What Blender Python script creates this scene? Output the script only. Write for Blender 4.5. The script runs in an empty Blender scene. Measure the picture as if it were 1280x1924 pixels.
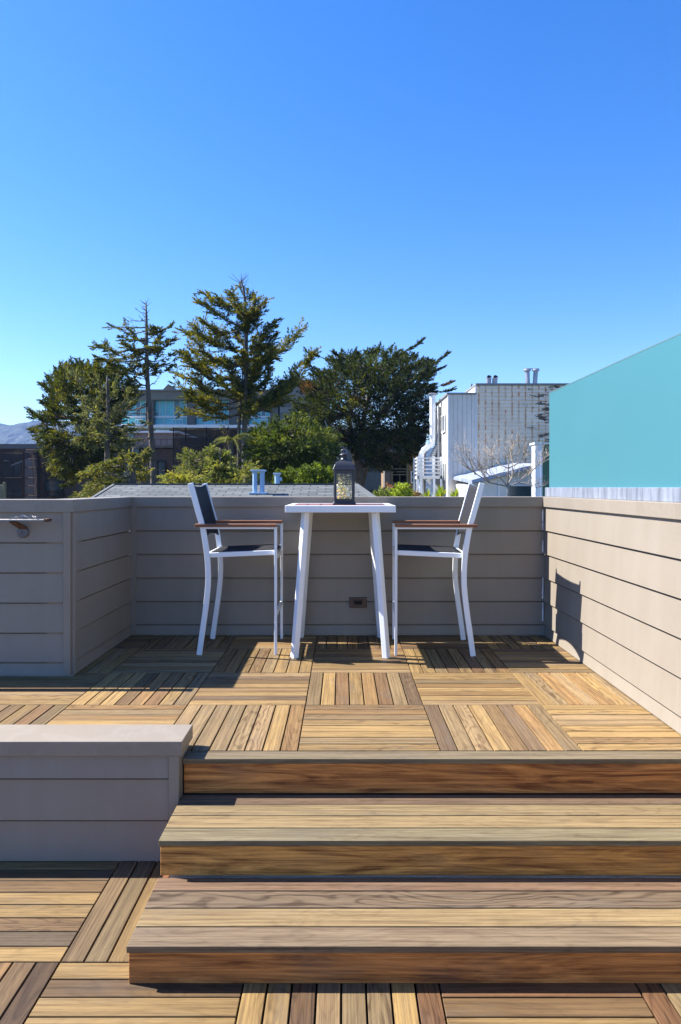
import bpy, bmesh, math, random
import numpy as np
from mathutils import Vector, Matrix
R = math.radians
S = bpy.context.scene
COL = S.collection

# ------------------------------------------------------------------ camera, sky, sun, exposure
F = 1275.0; CX = 643.0; CY = 916.0; EYE = 1.124
cam_d = bpy.data.cameras.new('camera'); cam = bpy.data.objects.new('camera', cam_d); COL.objects.link(cam)
cam.location = (0, 0, EYE); cam.rotation_euler = (R(90), 0, 0)
cam_d.sensor_fit = 'HORIZONTAL'; cam_d.sensor_width = 36.0; cam_d.lens = 36.0*F/1280.0
cam_d.shift_x = -3.0/1280.0; cam_d.shift_y = -46.0/1280.0
cam_d.clip_start = 0.05; cam_d.clip_end = 20000
S.camera = cam
SUNV = Vector((-0.98, 0.225, 1.045)).normalized()          # towards the sun
W = bpy.data.worlds.new('World'); S.world = W; W.use_nodes = True
nt = W.node_tree; nt.nodes.clear()
sky = nt.nodes.new('ShaderNodeTexSky'); sky.sky_type = 'NISHITA'; sky.sun_disc = False
sky.sun_elevation = math.asin(SUNV.z); sky.sun_rotation = math.atan2(SUNV.x, SUNV.y)
sky.air_density = 1.0; sky.dust_density = 0.25; sky.ozone_density = 3.0; sky.altitude = 0
hsv = nt.nodes.new('ShaderNodeHueSaturation'); hsv.inputs['Saturation'].default_value = 1.36; hsv.inputs['Hue'].default_value = 0.512
bg = nt.nodes.new('ShaderNodeBackground'); bg.inputs['Strength'].default_value = 0.063
wo = nt.nodes.new('ShaderNodeOutputWorld')
nt.links.new(sky.outputs[0], hsv.inputs['Color']); nt.links.new(hsv.outputs[0], bg.inputs['Color']); nt.links.new(bg.outputs[0], wo.inputs[0])
sun_d = bpy.data.lights.new('sun', 'SUN'); sun_d.energy = 3.35; sun_d.angle = R(0.5); sun_d.color = (1.0, 0.955, 0.885)
sun = bpy.data.objects.new('sun', sun_d); COL.objects.link(sun)
sun.rotation_euler = (-SUNV).to_track_quat('-Z', 'Y').to_euler()
S.view_settings.view_transform = 'Standard'; S.view_settings.look = 'None'
S.view_settings.gamma = 1.0; S.view_settings.exposure = 2.13

# ------------------------------------------------------------------ helpers
def P(px, py, Y):
    """a point at distance Y in the direction seen at (px, py)"""
    return Vector(((px-CX)/F*Y, Y, EYE-(py-CY)/F*Y))

class MB:
    def __init__(s):
        s.v = []; s.f = []; s.c = []; s.b = []; s.col = (1, 1, 1, 0); s.m = None
    def add(s, vs, fs, col=None, buv=None):
        n = len(s.v)
        for i, p in enumerate(vs):
            p = Vector(p)
            s.v.append(tuple(s.m @ p) if s.m is not None else tuple(p))
            s.c.append(col or s.col)
            s.b.append(buv[i] if buv else (p.x, p.y, p.z))
        for f in fs: s.f.append(tuple(n+i for i in f))
    def box(s, x0, x1, y0, y1, z0, z1, col=None, buv=None):
        vs = [(x, y, z) for z in (z0, z1) for y in (y0, y1) for x in (x0, x1)]
        s.add(vs, [(0,2,3,1),(4,5,7,6),(0,1,5,4),(2,6,7,3),(0,4,6,2),(1,3,7,5)], col, buv)
    def bar(s, p0, p1, w, h, up=(0,0,1), col=None):
        p0 = Vector(p0); p1 = Vector(p1); d = (p1-p0).normalized(); up = Vector(up)
        if abs(d.dot(up)) > .98: up = Vector((0,1,0))
        r = d.cross(up).normalized()*(w/2); u = r.cross(d).normalized()*(h/2)
        vs = [p0-r-u, p0+r-u, p0+r+u, p0-r+u, p1-r-u, p1+r-u, p1+r+u, p1-r+u]
        s.add(vs, [(0,3,2,1),(4,5,6,7),(0,1,5,4),(1,2,6,5),(2,3,7,6),(3,0,4,7)], col)
    def sweep(s, pts, prof, side=(0,1,0), col=None):
        """prof: [(a,b)] ; a along the in-plane normal, b along side"""
        pts = [Vector(p) for p in pts]; sd = Vector(side).normalized(); n = len(prof); vs = []; fs = []
        for i, p in enumerate(pts):
            d = (pts[min(i+1, len(pts)-1)]-pts[max(i-1, 0)]).normalized()
            nn = d.cross(sd).normalized()
            for a, b in prof: vs.append(p+nn*a+sd*b)
        for i in range(len(pts)-1):
            for k in range(n):
                a = i*n+k; b = i*n+(k+1) % n
                fs.append((a, b, b+n, a+n))
        fs.append(tuple(range(n))[::-1]); fs.append(tuple((len(pts)-1)*n+k for k in range(n)))
        s.add(vs, fs, col)
    def tube(s, pts, rad, n=8, col=None, caps=True):
        pts = [Vector(p) for p in pts]
        if not hasattr(rad, '__len__'): rad = [rad]*len(pts)
        vs = []; fs = []; prev = None
        for i, p in enumerate(pts):
            d = (pts[min(i+1, len(pts)-1)]-pts[max(i-1, 0)])
            if d.length < 1e-9: d = Vector((0,0,1))
            d.normalize()
            if prev is None:
                r = d.orthogonal().normalized()
            else:
                r = (prev-d*prev.dot(d)); r = r.normalized() if r.length > 1e-6 else d.orthogonal().normalized()
            prev = r; u = d.cross(r)
            for k in range(n):
                t = 2*math.pi*k/n; vs.append(p+(r*math.cos(t)+u*math.sin(t))*rad[i])
        for i in range(len(pts)-1):
            for k in range(n):
                a = i*n+k; b = i*n+(k+1) % n
                fs.append((a, b, b+n, a+n))
        if caps:
            fs.append(tuple(range(n))[::-1]); fs.append(tuple((len(pts)-1)*n+k for k in range(n)))
        s.add(vs, fs, col)
    def lathe(s, prof, c=(0,0,0), n=24, col=None, square=False):
        """prof [(r,z)] ; square: four-sided section"""
        vs = []; fs = []
        if square: n = 4
        for r, z in prof:
            for k in range(n):
                t = 2*math.pi*(k+(.5 if square else 0))/n; q = r*(math.sqrt(2) if square else 1)
                vs.append((c[0]+q*math.cos(t), c[1]+q*math.sin(t), c[2]+z))
        for i in range(len(prof)-1):
            for k in range(n):
                a = i*n+k; b = i*n+(k+1) % n
                fs.append((a, b, b+n, a+n))
        fs.append(tuple(range(n))[::-1]); fs.append(tuple((len(prof)-1)*n+k for k in range(n)))
        s.add(vs, fs, col)
    def build(s, name, mat, parent=None, bevel=0, smooth=False, seg=1):
        me = bpy.data.meshes.new(name)
        me.from_pydata(s.v, [], s.f); me.update()
        a = me.attributes.new('col', 'FLOAT_COLOR', 'POINT'); a.data.foreach_set('color', np.array(s.c, dtype=np.float32).ravel())
        a = me.attributes.new('buv', 'FLOAT_VECTOR', 'POINT'); a.data.foreach_set('vector', np.array(s.b, dtype=np.float32).ravel())
        me.materials.append(mat)
        if smooth: me.polygons.foreach_set('use_smooth', [True]*len(me.polygons))
        o = bpy.data.objects.new(name, me); COL.objects.link(o)
        if parent is not None: o.parent = parent
        if bevel:
            b = o.modifiers.new('bevel', 'BEVEL'); b.width = bevel; b.segments = seg; b.limit_method = 'ANGLE'; b.angle_limit = R(40)
        return o

def tag(o, label=None, cat=None, group=None, kind=None):
    if label: o['label'] = label
    if cat: o['category'] = cat
    if group: o['group'] = group
    if kind: o['kind'] = kind
    return o
def thing(name, label, cat, loc=(0,0,0), rz=0, group=None):
    o = bpy.data.objects.new(name, None); COL.objects.link(o); o.empty_display_size = .2
    o.location = loc; o.rotation_euler = (0,0,rz)
    return tag(o, label, cat, group)
def copy_tree(o, parent=None):
    c = o.copy(); COL.objects.link(c); c.parent = parent
    for ch in [x for x in COL.objects if x.parent == o]: copy_tree(ch, c)
    return c

# ------------------------------------------------------------------ materials
class N:
    def __init__(s, name):
        s.mat = bpy.data.materials.new(name); s.mat.use_nodes = True; s.t = s.mat.node_tree
        s.p = s.t.nodes['Principled BSDF']; s.out = s.t.nodes['Material Output']
    def n(s, typ, **kw):
        x = s.t.nodes.new('ShaderNode'+typ)
        for k, v in kw.items():
            if k.startswith('i_'):
                key = k[2:]; key = int(key) if key.isdigit() else key.replace('_', ' ')
                x.inputs[key].default_value = v
            else: setattr(x, k, v)
        return x
    def l(s, a, b): s.t.links.new(a, b)
    def attr(s, name, out='Vector'): return s.n('Attribute', attribute_name=name).outputs[out]
    def obj(s): return s.n('TexCoord').outputs['Object']
    def geo(s): return s.n('NewGeometry').outputs['Position']
    def mapping(s, vec, scale=(1,1,1), loc=(0,0,0), rot=(0,0,0)):
        m = s.n('Mapping'); m.inputs['Scale'].default_value = scale; m.inputs['Location'].default_value = loc; m.inputs['Rotation'].default_value = rot
        s.l(vec, m.inputs['Vector']); return m.outputs[0]
    def noise(s, vec, scale=5, detail=4, rough=.5, dist=0):
        x = s.n('TexNoise'); x.inputs['Scale'].default_value = scale; x.inputs['Detail'].default_value = detail
        x.inputs['Roughness'].default_value = rough; x.inputs['Distortion'].default_value = dist
        s.l(vec, x.inputs['Vector']); return x.outputs['Fac']
    def math(s, op, a, b=None, c=None, clamp=False):
        x = s.n('Math', operation=op, use_clamp=clamp)
        for i, q in enumerate((a, b, c)):
            if q is None: continue
            if isinstance(q, (int, float)): x.inputs[i].default_value = q
            else: s.l(q, x.inputs[i])
        return x.outputs[0]
    def rng(s, v, a, b, c=0, d=1):
        x = s.n('MapRange'); x.inputs[1].default_value = a; x.inputs[2].default_value = b; x.inputs[3].default_value = c; x.inputs[4].default_value = d
        s.l(v, x.inputs[0]); return x.outputs[0]
    def mix(s, f, a, b, blend='MIX'):
        x = s.n('Mix', data_type='RGBA', blend_type=blend)
        for i, q in ((0, f), (6, a), (7, b)):
            if isinstance(q, (int, float)): x.inputs[i].default_value = q
            elif isinstance(q, tuple): x.inputs[i].default_value = (*q, 1) if len(q) == 3 else q
            else: s.l(q, x.inputs[i])
        return x.outputs[2]
    def bump(s, h, strength=.3, dist=.01):
        x = s.n('Bump'); x.inputs['Strength'].default_value = strength; x.inputs['Distance'].default_value = dist
        s.l(h, x.inputs['Height']); s.l(x.outputs[0], s.p.inputs['Normal'])
    def base(s, c):
        if isinstance(c, tuple): s.p.inputs['Base Color'].default_value = (*c, 1)
        else: s.l(c, s.p.inputs['Base Color'])
    def rough(s, r):
        if isinstance(r, (int, float)): s.p.inputs['Roughness'].default_value = r
        else: s.l(r, s.p.inputs['Roughness'])

def plain(name, c, rough=.5, metal=0, var=.12, scale=8, bump=0):
    m = N(name); v = m.obj(); n = m.noise(v, scale, 5, .6)
    m.base(m.mix(m.rng(n, .3, .7), tuple(x*(1-var) for x in c), tuple(min(1, x*(1+var)) for x in c)))
    m.rough(rough); m.p.inputs['Metallic'].default_value = metal
    if bump: m.bump(m.noise(v, scale*6, 4, .6), bump, .005)
    return m.mat

def wood():
    m = N('weathered_hardwood'); b = m.attr('buv'); c = m.attr('col', 'Color'); fig = m.attr('col', 'Alpha')
    sep = m.n('SeparateXYZ'); m.l(b, sep.inputs[0])
    wn = m.noise(m.mapping(b, (1.7, 8, 8)), 1, 3.2, .5, .5)
    r = m.math('ADD', m.math('MULTIPLY', sep.outputs[1], 110), m.math('MULTIPLY', wn, 70))
    r = m.math('ADD', r, m.math('MULTIPLY', sep.outputs[2], 90))
    band = m.rng(m.math('SINE', r), -1, 1)
    band = m.math('POWER', band, 3.5)
    fine = m.rng(m.noise(m.mapping(b, (1.9, 105, 105)), 1, 6, .72), .40, .60)
    soft = m.rng(m.noise(m.mapping(b, (2.2, 22, 22)), 1, 4, .6), .3, .7)
    dark = m.mix(1.0, c, (.40, .32, .25), 'MULTIPLY')
    lite = m.mix(1.0, c, (1.52, 1.48, 1.30), 'MULTIPLY')
    k = m.math('MULTIPLY', band, fig)
    k = m.math('ADD', k, m.math('MULTIPLY', fine, .52)); k = m.math('ADD', k, m.math('MULTIPLY', soft, .30), clamp=True)
    cc = m.mix(k, lite, dark)
    sw = m.n('TexNoise'); sw.inputs['Scale'].default_value = 1; sw.inputs['Detail'].default_value = 9; sw.inputs['Roughness'].default_value = .62; sw.inputs['Distortion'].default_value = 2.4; m.l(m.mapping(b, (1.5, 17, 17)), sw.inputs['Vector'])
    sww = m.rng(sw.outputs['Fac'], .36, .64)
    swc = m.mix(m.math('ADD', m.math('MULTIPLY', sww, .70), m.math('MULTIPLY', fine, .38), clamp=True), m.mix(1.0, c, (1.55, 1.65, 1.5), 'MULTIPLY'), m.mix(1.0, c, (.34, .26, .22), 'MULTIPLY'))
    cc = m.mix(m.rng(fig, .6, .62), cc, swc)
    pore = m.rng(m.noise(m.mapping(b, (22, 520, 520)), 1, 2, .5), .62, .74)
    cc = m.mix(m.math('MULTIPLY', pore, .45), cc, (.022, .013, .009))
    blot = m.rng(m.noise(m.mapping(b, (3, 9, 9), (7, 3, 1)), 1, 3, .6), .52, .75)
    cc = m.mix(m.math('MULTIPLY', blot, .30), cc, (.115, .10, .082))
    m.base(cc); m.rough(m.rng(fine, 0, 1, .50, .75)); m.p.inputs['Specular IOR Level'].default_value = .3
    m.bump(m.math('ADD', m.math('MULTIPLY', fine, -.6), m.math('MULTIPLY', pore, -.6)), .35, .0012)
    return m.mat
def siding_mat():
    m = N('taupe_painted_siding'); g = m.geo()
    big = m.rng(m.noise(g, 1.7, 4, .6), .3, .7); st = m.rng(m.noise(m.mapping(g, (9, 9, .7)), 1, 4, .6), .42, .75)
    grain = m.noise(m.mapping(g, (14, 14, 160)), 1, 4, .6)
    c = m.mix(big, (.224, .190, .149), (.253, .216, .171))
    c = m.mix(m.math('MULTIPLY', st, .30), c, (.30, .27, .23))
    c = m.mix(m.math('MULTIPLY', m.rng(m.noise(g, 90, 3, .6), .5, .8), .12), c, (.11, .10, .085))
    m.base(c); m.rough(.52); m.bump(grain, .12, .002)
    return m.mat
def cap_mat():
    m = N('water_marked_cap_paint'); g = m.geo(); n = m.noise(g, 2.6, 3, .5, 1.8)
    ring = m.math('ABSOLUTE', m.math('SUBTRACT', n, .52)); k = m.rng(ring, .0, .05, 1, 0)
    c = m.mix(m.rng(m.noise(g, 1.5, 4, .6), .3, .7), (.222, .188, .149), (.25, .213, .169))
    c = m.mix(m.math('MULTIPLY', k, .22), c, (.31, .28, .235)); c = m.mix(m.rng(n, .54, .68, 0, .15), c, (.30, .265, .22))
    c = m.mix(m.math('MULTIPLY', m.rng(m.noise(g, 70, 4, .7), .58, .75), .3), c, (.11, .09, .07))
    m.base(c); m.rough(.5); m.bump(m.noise(m.mapping(g, (14, 14, 160)), 1, 4, .6), .1, .002)
    return m.mat
def shingle_mat():
    m = N('grey_roof_shingles'); b = m.attr('buv')
    br = m.n('TexBrick'); br.offset = .5; br.inputs['Color1'].default_value = (.075, .085, .088, 1); br.inputs['Color2'].default_value = (.135, .15, .155, 1)
    br.inputs['Mortar'].default_value = (.03, .032, .034, 1); br.inputs['Scale'].default_value = 1; br.inputs['Mortar Size'].default_value = .012
    br.inputs['Brick Width'].default_value = .30; br.inputs['Row Height'].default_value = .145; br.inputs['Bias'].default_value = -.1
    m.l(b, br.inputs['Vector'])
    n = m.noise(b, 60, 3, .7); c = m.mix(m.rng(n, .35, .65), m.mix(1.0, br.outputs['Color'], (.8, .8, .8), 'MULTIPLY'), br.outputs['Color'])
    m.base(c); m.rough(.9); m.bump(m.math('SUBTRACT', n, br.outputs['Fac']), .6, .01)
    return m.mat
def leaf_mat():
    m = N('foliage'); c = m.attr('col', 'Color'); g = m.geo()
    cc = m.mix(m.rng(m.noise(g, 3, 2, .5), .35, .65, 0, .3), c, m.mix(1.0, c, (1.5, 1.25, .7), 'MULTIPLY'))
    m.base(cc); m.rough(.6); m.p.inputs['Specular IOR Level'].default_value = .12
    tr = m.n('BsdfTranslucent'); m.l(m.mix(1.0, cc, (1.6, 1.5, .45), 'MULTIPLY'), tr.inputs[0])
    ms = m.n('MixShader'); ms.inputs[0].default_value = .36
    m.l(m.p.outputs[0], ms.inputs[1]); m.l(tr.outputs[0], ms.inputs[2]); m.l(ms.outputs[0], m.out.inputs[0])
    return m.mat
def bark_mat(c1, c2, name):
    m = N(name); g = m.geo(); n = m.noise(m.mapping(g, (9, 9, 2.2)), 1, 6, .7, .5)
    m.base(m.mix(m.rng(n, .35, .65), c1, c2)); m.rough(.9); m.bump(n, .8, .04)
    return m.mat
def rust_mat():
    m = N('rusty_white_siding'); g = m.geo(); sep = m.n('SeparateXYZ'); m.l(g, sep.inputs[0])
    n1 = m.noise(m.mapping(g, (1, 1, 1.2)), 1.1, 4, .6); c = m.mix(m.rng(n1, .3, .7), (.80, .64, .47), (.96, .81, .62))
    fx = m.math('ABSOLUTE', m.math('SUBTRACT', m.math('FRACT', m.math('DIVIDE', sep.outputs[0], .295)), .5))
    wob = m.noise(m.mapping(g, (3, 3, 14)), 1, 3, .7)
    colm = m.rng(m.math('ADD', fx, m.math('MULTIPLY', wob, .14)), .13, .21, 1, 0)
    spots = m.rng(m.noise(m.mapping(g, (3.0, 3.0, 3)), 1, 5, .8), .48, .54)
    rust = m.math('MULTIPLY', m.math('MULTIPLY', colm, 1.0), spots)
    c = m.mix(m.math('MULTIPLY', rust, .95), c, (.60, .19, .035))
    halo = m.math('MULTIPLY', m.rng(fx, .0, .22, 1, 0), m.rng(m.noise(m.mapping(g, (1.5, 1.5, 1.1), (3, 0, 5)), 1, 4, .6), .42, .62))
    c = m.mix(m.math('MULTIPLY', halo, .75), c, (.62, .40, .20))
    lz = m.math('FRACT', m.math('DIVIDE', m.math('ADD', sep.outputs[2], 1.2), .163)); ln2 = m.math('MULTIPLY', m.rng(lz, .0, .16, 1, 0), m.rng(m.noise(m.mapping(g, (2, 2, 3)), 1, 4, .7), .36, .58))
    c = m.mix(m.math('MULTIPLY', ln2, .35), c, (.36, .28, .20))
    side = m.math('MULTIPLY', m.rng(sep.outputs[0], 7.4, 9.0, .0, .17), 1.0)
    peel = m.rng(m.math('ADD', m.noise(m.mapping(g, (1.4, 1.4, 5.5), (9, 2, 4)), 1, 6, .72), side), .69, .71)
    peel2 = m.rng(m.noise(m.mapping(g, (2.2, 2.2, 12), (1, 7, 3)), 1, 6, .75), .665, .68)
    c = m.mix(m.math('MAXIMUM', peel, peel2), c, (.13, .085, .055))
    m.base(c); m.rough(.75)
    return m.mat
def scuff_mat():
    m = N('scuffed_grey_metal_panel'); g = m.geo(); n1 = m.noise(g, 1.3, 4, .6)
    c = m.mix(m.rng(n1, .3, .7), (.66, .57, .48), (.80, .72, .62))
    k = m.rng(m.noise(m.mapping(g, (9, 9, 1.3)), 1, 6, .7),   .64, .70)
    c = m.mix(k, c, (.16, .13, .11)); m.base(c); m.rough(.6)
    return m.mat
def glass_frost():
    m = N('frosted_teal_glass')
    m.base(m.mix(m.rng(m.noise(m.geo(), .8, 2, .5), .3, .7), (.066, .222, .266), (.074, .240, .284))); m.rough(.38)
    m.p.inputs['Coat Weight'].default_value = .25; m.p.inputs['Coat Roughness'].default_value = .2
    tr = m.n('BsdfTranslucent'); tr.inputs[0].default_value = (.12, .42, .48, 1)
    ms = m.n('MixShader'); ms.inputs[0].default_value = .25
    m.l(m.p.outputs[0], ms.inputs[1]); m.l(tr.outputs[0], ms.inputs[2]); m.l(ms.outputs[0], m.out.inputs[0])
    return m.mat
def clear_glass(name, tint=(1,1,1), refl=.12):
    m = N(name); t = m.n('BsdfTransparent'); t.inputs[0].default_value = (*tint, 1); g = m.n('BsdfGlossy'); g.inputs['Roughness'].default_value = .03
    fr = m.n('Fresnel'); fr.inputs[0].default_value = 1.45
    f = m.math('MULTIPLY', fr.outputs[0], refl*2.5); ms = m.n('MixShader')
    m.l(f, ms.inputs[0]); m.l(t.outputs[0], ms.inputs[1]); m.l(g.outputs[0], ms.inputs[2]); m.l(ms.outputs[0], m.out.inputs[0])
    m.t.nodes.remove(m.p)
    return m.mat
def net_mat():
    m = N('black_debris_netting'); t = m.n('BsdfTransparent'); d = m.n('BsdfDiffuse'); d.inputs[0].default_value = (.045, .036, .033, 1)
    n = m.rng(m.noise(m.mapping(m.obj(), (1.5, 1.5, .5)), 1, 4, .6), .3, .7, .45, .72)
    ms = m.n('MixShader'); m.l(n, ms.inputs[0]); m.l(t.outputs[0], ms.inputs[1]); m.l(d.outputs[0], ms.inputs[2]); m.l(ms.outputs[0], m.out.inputs[0])
    m.t.nodes.remove(m.p)
    return m.mat
def fabric_mat():
    m = N('charcoal_mesh_sling'); v = m.obj(); w = m.n('TexWave', bands_direction='Y'); w.inputs['Scale'].default_value = 90; m.l(v, w.inputs['Vector'])
    n = m.rng(w.outputs['Fac'], 0, 1)
    m.base(m.mix(n, (.014, .014, .018), (.036, .035, .037))); m.rough(.65); m.p.inputs['Specular IOR Level'].default_value = .12
    m.bump(n, .2, .001)
    return m.mat
def galv_mat():
    m = N('galvanised_channel'); g = m.geo(); n = m.noise(m.mapping(g, (25, 25, 3)), 1, 5, .7); n2 = m.noise(g, 14, 4, .6)
    m.base(m.mix(m.rng(n, .35, .65), (.16, .18, .22), (.30, .33, .40))); m.p.inputs['Metallic'].default_value = .3; m.rough(m.rng(n2, .3, .7, .35, .6))
    return m.mat
def ground_mat():
    m = N('earth_and_street'); g = m.geo(); n = m.noise(g, .15, 6, .6)
    m.base(m.mix(m.rng(n, .4, .6), (.05, .05, .045), (.09, .10, .05))); m.rough(.95)
    return m.mat
def hill_mat():
    m = N('wooded_hillside'); g = m.geo(); n = m.noise(m.mapping(g, (.022, .022, .03)), 1, 8, .65)
    c = m.mix(m.rng(n, .4, .6), (.006, .018, .014), (.022, .036, .026))
    v = m.n('TexVoronoi'); v.inputs['Scale'].default_value = .055; v.inputs['Randomness'].default_value = 1; m.l(g, v.inputs['Vector'])
    k = m.math('MULTIPLY', m.rng(v.outputs['Distance'], .22, .26, 1, 0), m.rng(m.noise(g, .004, 3, .5), .48, .58))
    m.base(m.mix(k, c, (.16, .15, .14))); m.rough(.9)
    return m.mat
def stripe_mat():
    m = N('checker_wall_panels'); br = m.n('TexBrick'); br.offset = .5; m.l(m.attr('buv'), br.inputs['Vector'])
    br.inputs['Scale'].default_value = 1; br.inputs['Brick Width'].default_value = 3.2; br.inputs['Row Height'].default_value = .62; br.inputs['Mortar Size'].default_value = .01
    br.inputs['Color1'].default_value = (.25,.235,.20,1); br.inputs['Color2'].default_value = (.10,.096,.08,1); br.inputs['Mortar'].default_value = (.15, .14, .12, 1)
    m.base(br.outputs['Color']); m.rough(.8)
    return m.mat
M = dict(
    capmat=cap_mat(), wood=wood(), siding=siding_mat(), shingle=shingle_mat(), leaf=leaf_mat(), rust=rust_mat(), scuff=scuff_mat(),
    frost=glass_frost(), net=net_mat(), fabric=fabric_mat(), galv=galv_mat(), ground=ground_mat(), hill=hill_mat(), stripe=stripe_mat(),
    lglass=clear_glass('lantern_glass'), wrap=clear_glass('clear_plastic_film', (.93, .94, .97), .9),
    bark=bark_mat((.055, .042, .032), (.15, .125, .10), 'brown_grey_bark'),
    barkpale=bark_mat((.28,.23,.18), (.48,.41,.33), 'pale_twig_bark'),
    barkdead=bark_mat((.14, .115, .095), (.30, .26, .22), 'dead_grey_branches'),
    white=plain('white_powder_coat', (.78, .81, .84), .32, 0, .03, 3),
    whitewall=plain('white_wall_paint', (.70, .69, .67), .6, 0, .10, 2.5),
    bluewhite=plain('pale_blue_vent_paint', (.30,.44,.60), .45, 0, .10, 7),
    flash=plain('pale_base_flashing', (.40,.38,.35), .6, 0, .10, 9),
    black=plain('black_lantern_metal', (.028, .030, .040), .38, 0, .15, 20),
    dark=plain('dark_void', (.010, .010, .011), .9, 0, .1, 5),
    sub=plain('black_roof_membrane', (.012, .011, .010), .95, 0, .2, 8),
    brownplastic=plain('brown_plastic', (.075,.044,.032), .45, 0, .08, 20),
    steel=plain('weathered_steel', (.30,.29,.29), .38, .8, .15, 25),
    rusty=plain('rusted_steel', (.10,.05,.03), .7, .2, .3, 60),
    greyplastic=plain('grey_rosette', (.11,.11,.125), .5, .1, .1, 40),
    darkbrown=plain('dark_brown_stucco', (.092,.066,.052), .85, 0, .12, 1.5),
    midbrown=plain('taupe_stucco', (.15,.125,.11), .85, 0, .10, 1.5),
    pinkwall=plain('pinkish_stucco', (.24,.185,.16), .85, 0, .10, 1.5),
    olive=plain('olive_brown_fascia', (.17,.15,.11), .8, 0, .08, 1),
    column=plain('grey_brown_column', (.105,.092,.074), .8, 0, .08, 1),
    teal=plain('teal_window_glass', (.09,.40,.43), .12, 0, .22, .5),
    tealdark=plain('dark_teal_window_glass', (.045, .13, .16), .12, 0, .3, .6),
    bluewin=plain('dim_window_glass', (.05, .075, .085), .15, 0, .2, 1),
    yellow=plain('ochre_house_paint', (.26,.165,.065), .75, 0, .07, 2),
    green=plain('green_siding_paint', (.075,.15,.085), .7, 0, .08, 3),
    membrane=plain('pale_blue_roof_membrane', (.27,.31,.40), .45, 0, .25, 2),
    fenceyellow=plain('weathered_yellow_boards', (.17,.15,.09), .8, 0, .15, 6),
    pipe=plain('galvanised_flue', (.30,.32,.36), .42, .55, .22, 6),
    slat=plain('reddish_table_slats', (.20,.085,.06), .5, 0, .14, 30),
    edge=plain('polished_glass_edge', (.09, .17, .19), .15, 0, .05, 9),
    whitestrip=plain('white_strip', (.82, .82, .82), .7, 0, .03, 9),
    moss=None)
M['fill'] = M['leaf']

# ------------------------------------------------------------------ ground and hills
def terrain():
    xs = [-6000,-2500,-900,-300,-120,-60,-30,-12,0,12,30,60,120,300,900,2500,6000]
    ys = [-3000,-500,-100,-20,0,6,14,18,24,30,40,60,95,140,200,400,900,1500,2500,6000,12000]
    def h(x, y):
        if y < 14: return -9.0
        if y < 18: return -9.0+7.8*(y-14)/4
        if y < 95: return -1.2
        if y < 200: return -1.2-23*(y-95)/105
        return -24.2
    v = [(x, y, h(x, y)) for y in ys for x in xs]; n = len(xs)
    f = [(j*n+i, j*n+i+1, (j+1)*n+i+1, (j+1)*n+i) for j in range(len(ys)-1) for i in range(n-1)]
    m = MB(); m.add(v, f); tag(m.build('ground', M['ground']), kind='structure')
terrain()
def hills():
    rnd = random.Random(4); m = MB(); v = []; n = 300; k = 40
    ph = [rnd.uniform(0, 6.28) for _ in range(8)]
    for j in range(k+1):
        for i in range(n+1):
            t = j/k; x = -2300+2600*i/n; y = 1500+t*520
            prof = 184-54*max(0, (x+560)/700)**1.2*(1 if x > -560 else 0)+(6*math.sin(x/60+ph[0])+4*math.sin(x/23+ph[1]))
            z = -24.5+(prof+24)*math.sin(min(1, t*1.25)*math.pi/2)+rnd.uniform(-1, 1)*(2.6 if t > .1 else 0)
            v.append((x, y, z))
    f = [(j*(n+1)+i, j*(n+1)+i+1, (j+1)*(n+1)+i+1, (j+1)*(n+1)+i) for j in range(k) for i in range(n)]
    m.add(v, f); tag(m.build('hills', M['hill']), kind='structure')
    # treetops on the ridge
hills()

# ------------------------------------------------------------------ deck floors
rw = random.Random(11)
PALL = [((.50,.37,.20),5), ((.58,.43,.22),4), ((.42,.34,.23),4), ((.30,.21,.13),4), ((.46,.29,.15),3), ((.21,.14,.095),3), ((.52,.40,.27),3), ((.25,.205,.165),3), ((.33,.195,.12),3)]
PALU = [((.50,.37,.20),6), ((.57,.42,.22),5), ((.42,.33,.215),5), ((.35,.25,.15),3), ((.47,.32,.17),4), ((.52,.40,.26),3), ((.27,.20,.145),2), ((.38,.25,.15),1.5)]
upper = [True]
def boardcol(r, fig=None, warm=1.0, dark=1.0):
    PAL = PALU if upper[0] else PALL
    tot = sum(w for _, w in PAL); k = r.uniform(0, tot)
    for c, w in PAL:
        k -= w
        if k <= 0: break
    q = r.uniform(.80, 1.12)*dark*.385
    return (c[0]*q*1.08, c[1]*q*.98, c[2]*q*.84, fig if fig is not None else r.choice((.08, .12, .18, .35)))
def cs(c, k=.90): return (c[0]*k*1.0, c[1]*k*.97, c[2]*k*.92, c[3])
def board(m, x0, x1, y0, y1, z0, z1, along='x', col=None, r=rw):
    ou, ov, ow = r.uniform(0, 60), r.uniform(0, 60), r.uniform(0, 60)
    vs = [(x, y, z) for z in (z0, z1) for y in (y0, y1) for x in (x0, x1)]
    if along == 'x': b = [(x+ou, y+ov, z+ow) for x, y, z in vs]
    else: b = [(y+ou, x+ov, z+ow) for x, y, z in vs]
    m.box(x0, x1, y0, y1, z0, z1, col or boardcol(r), b)
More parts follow.
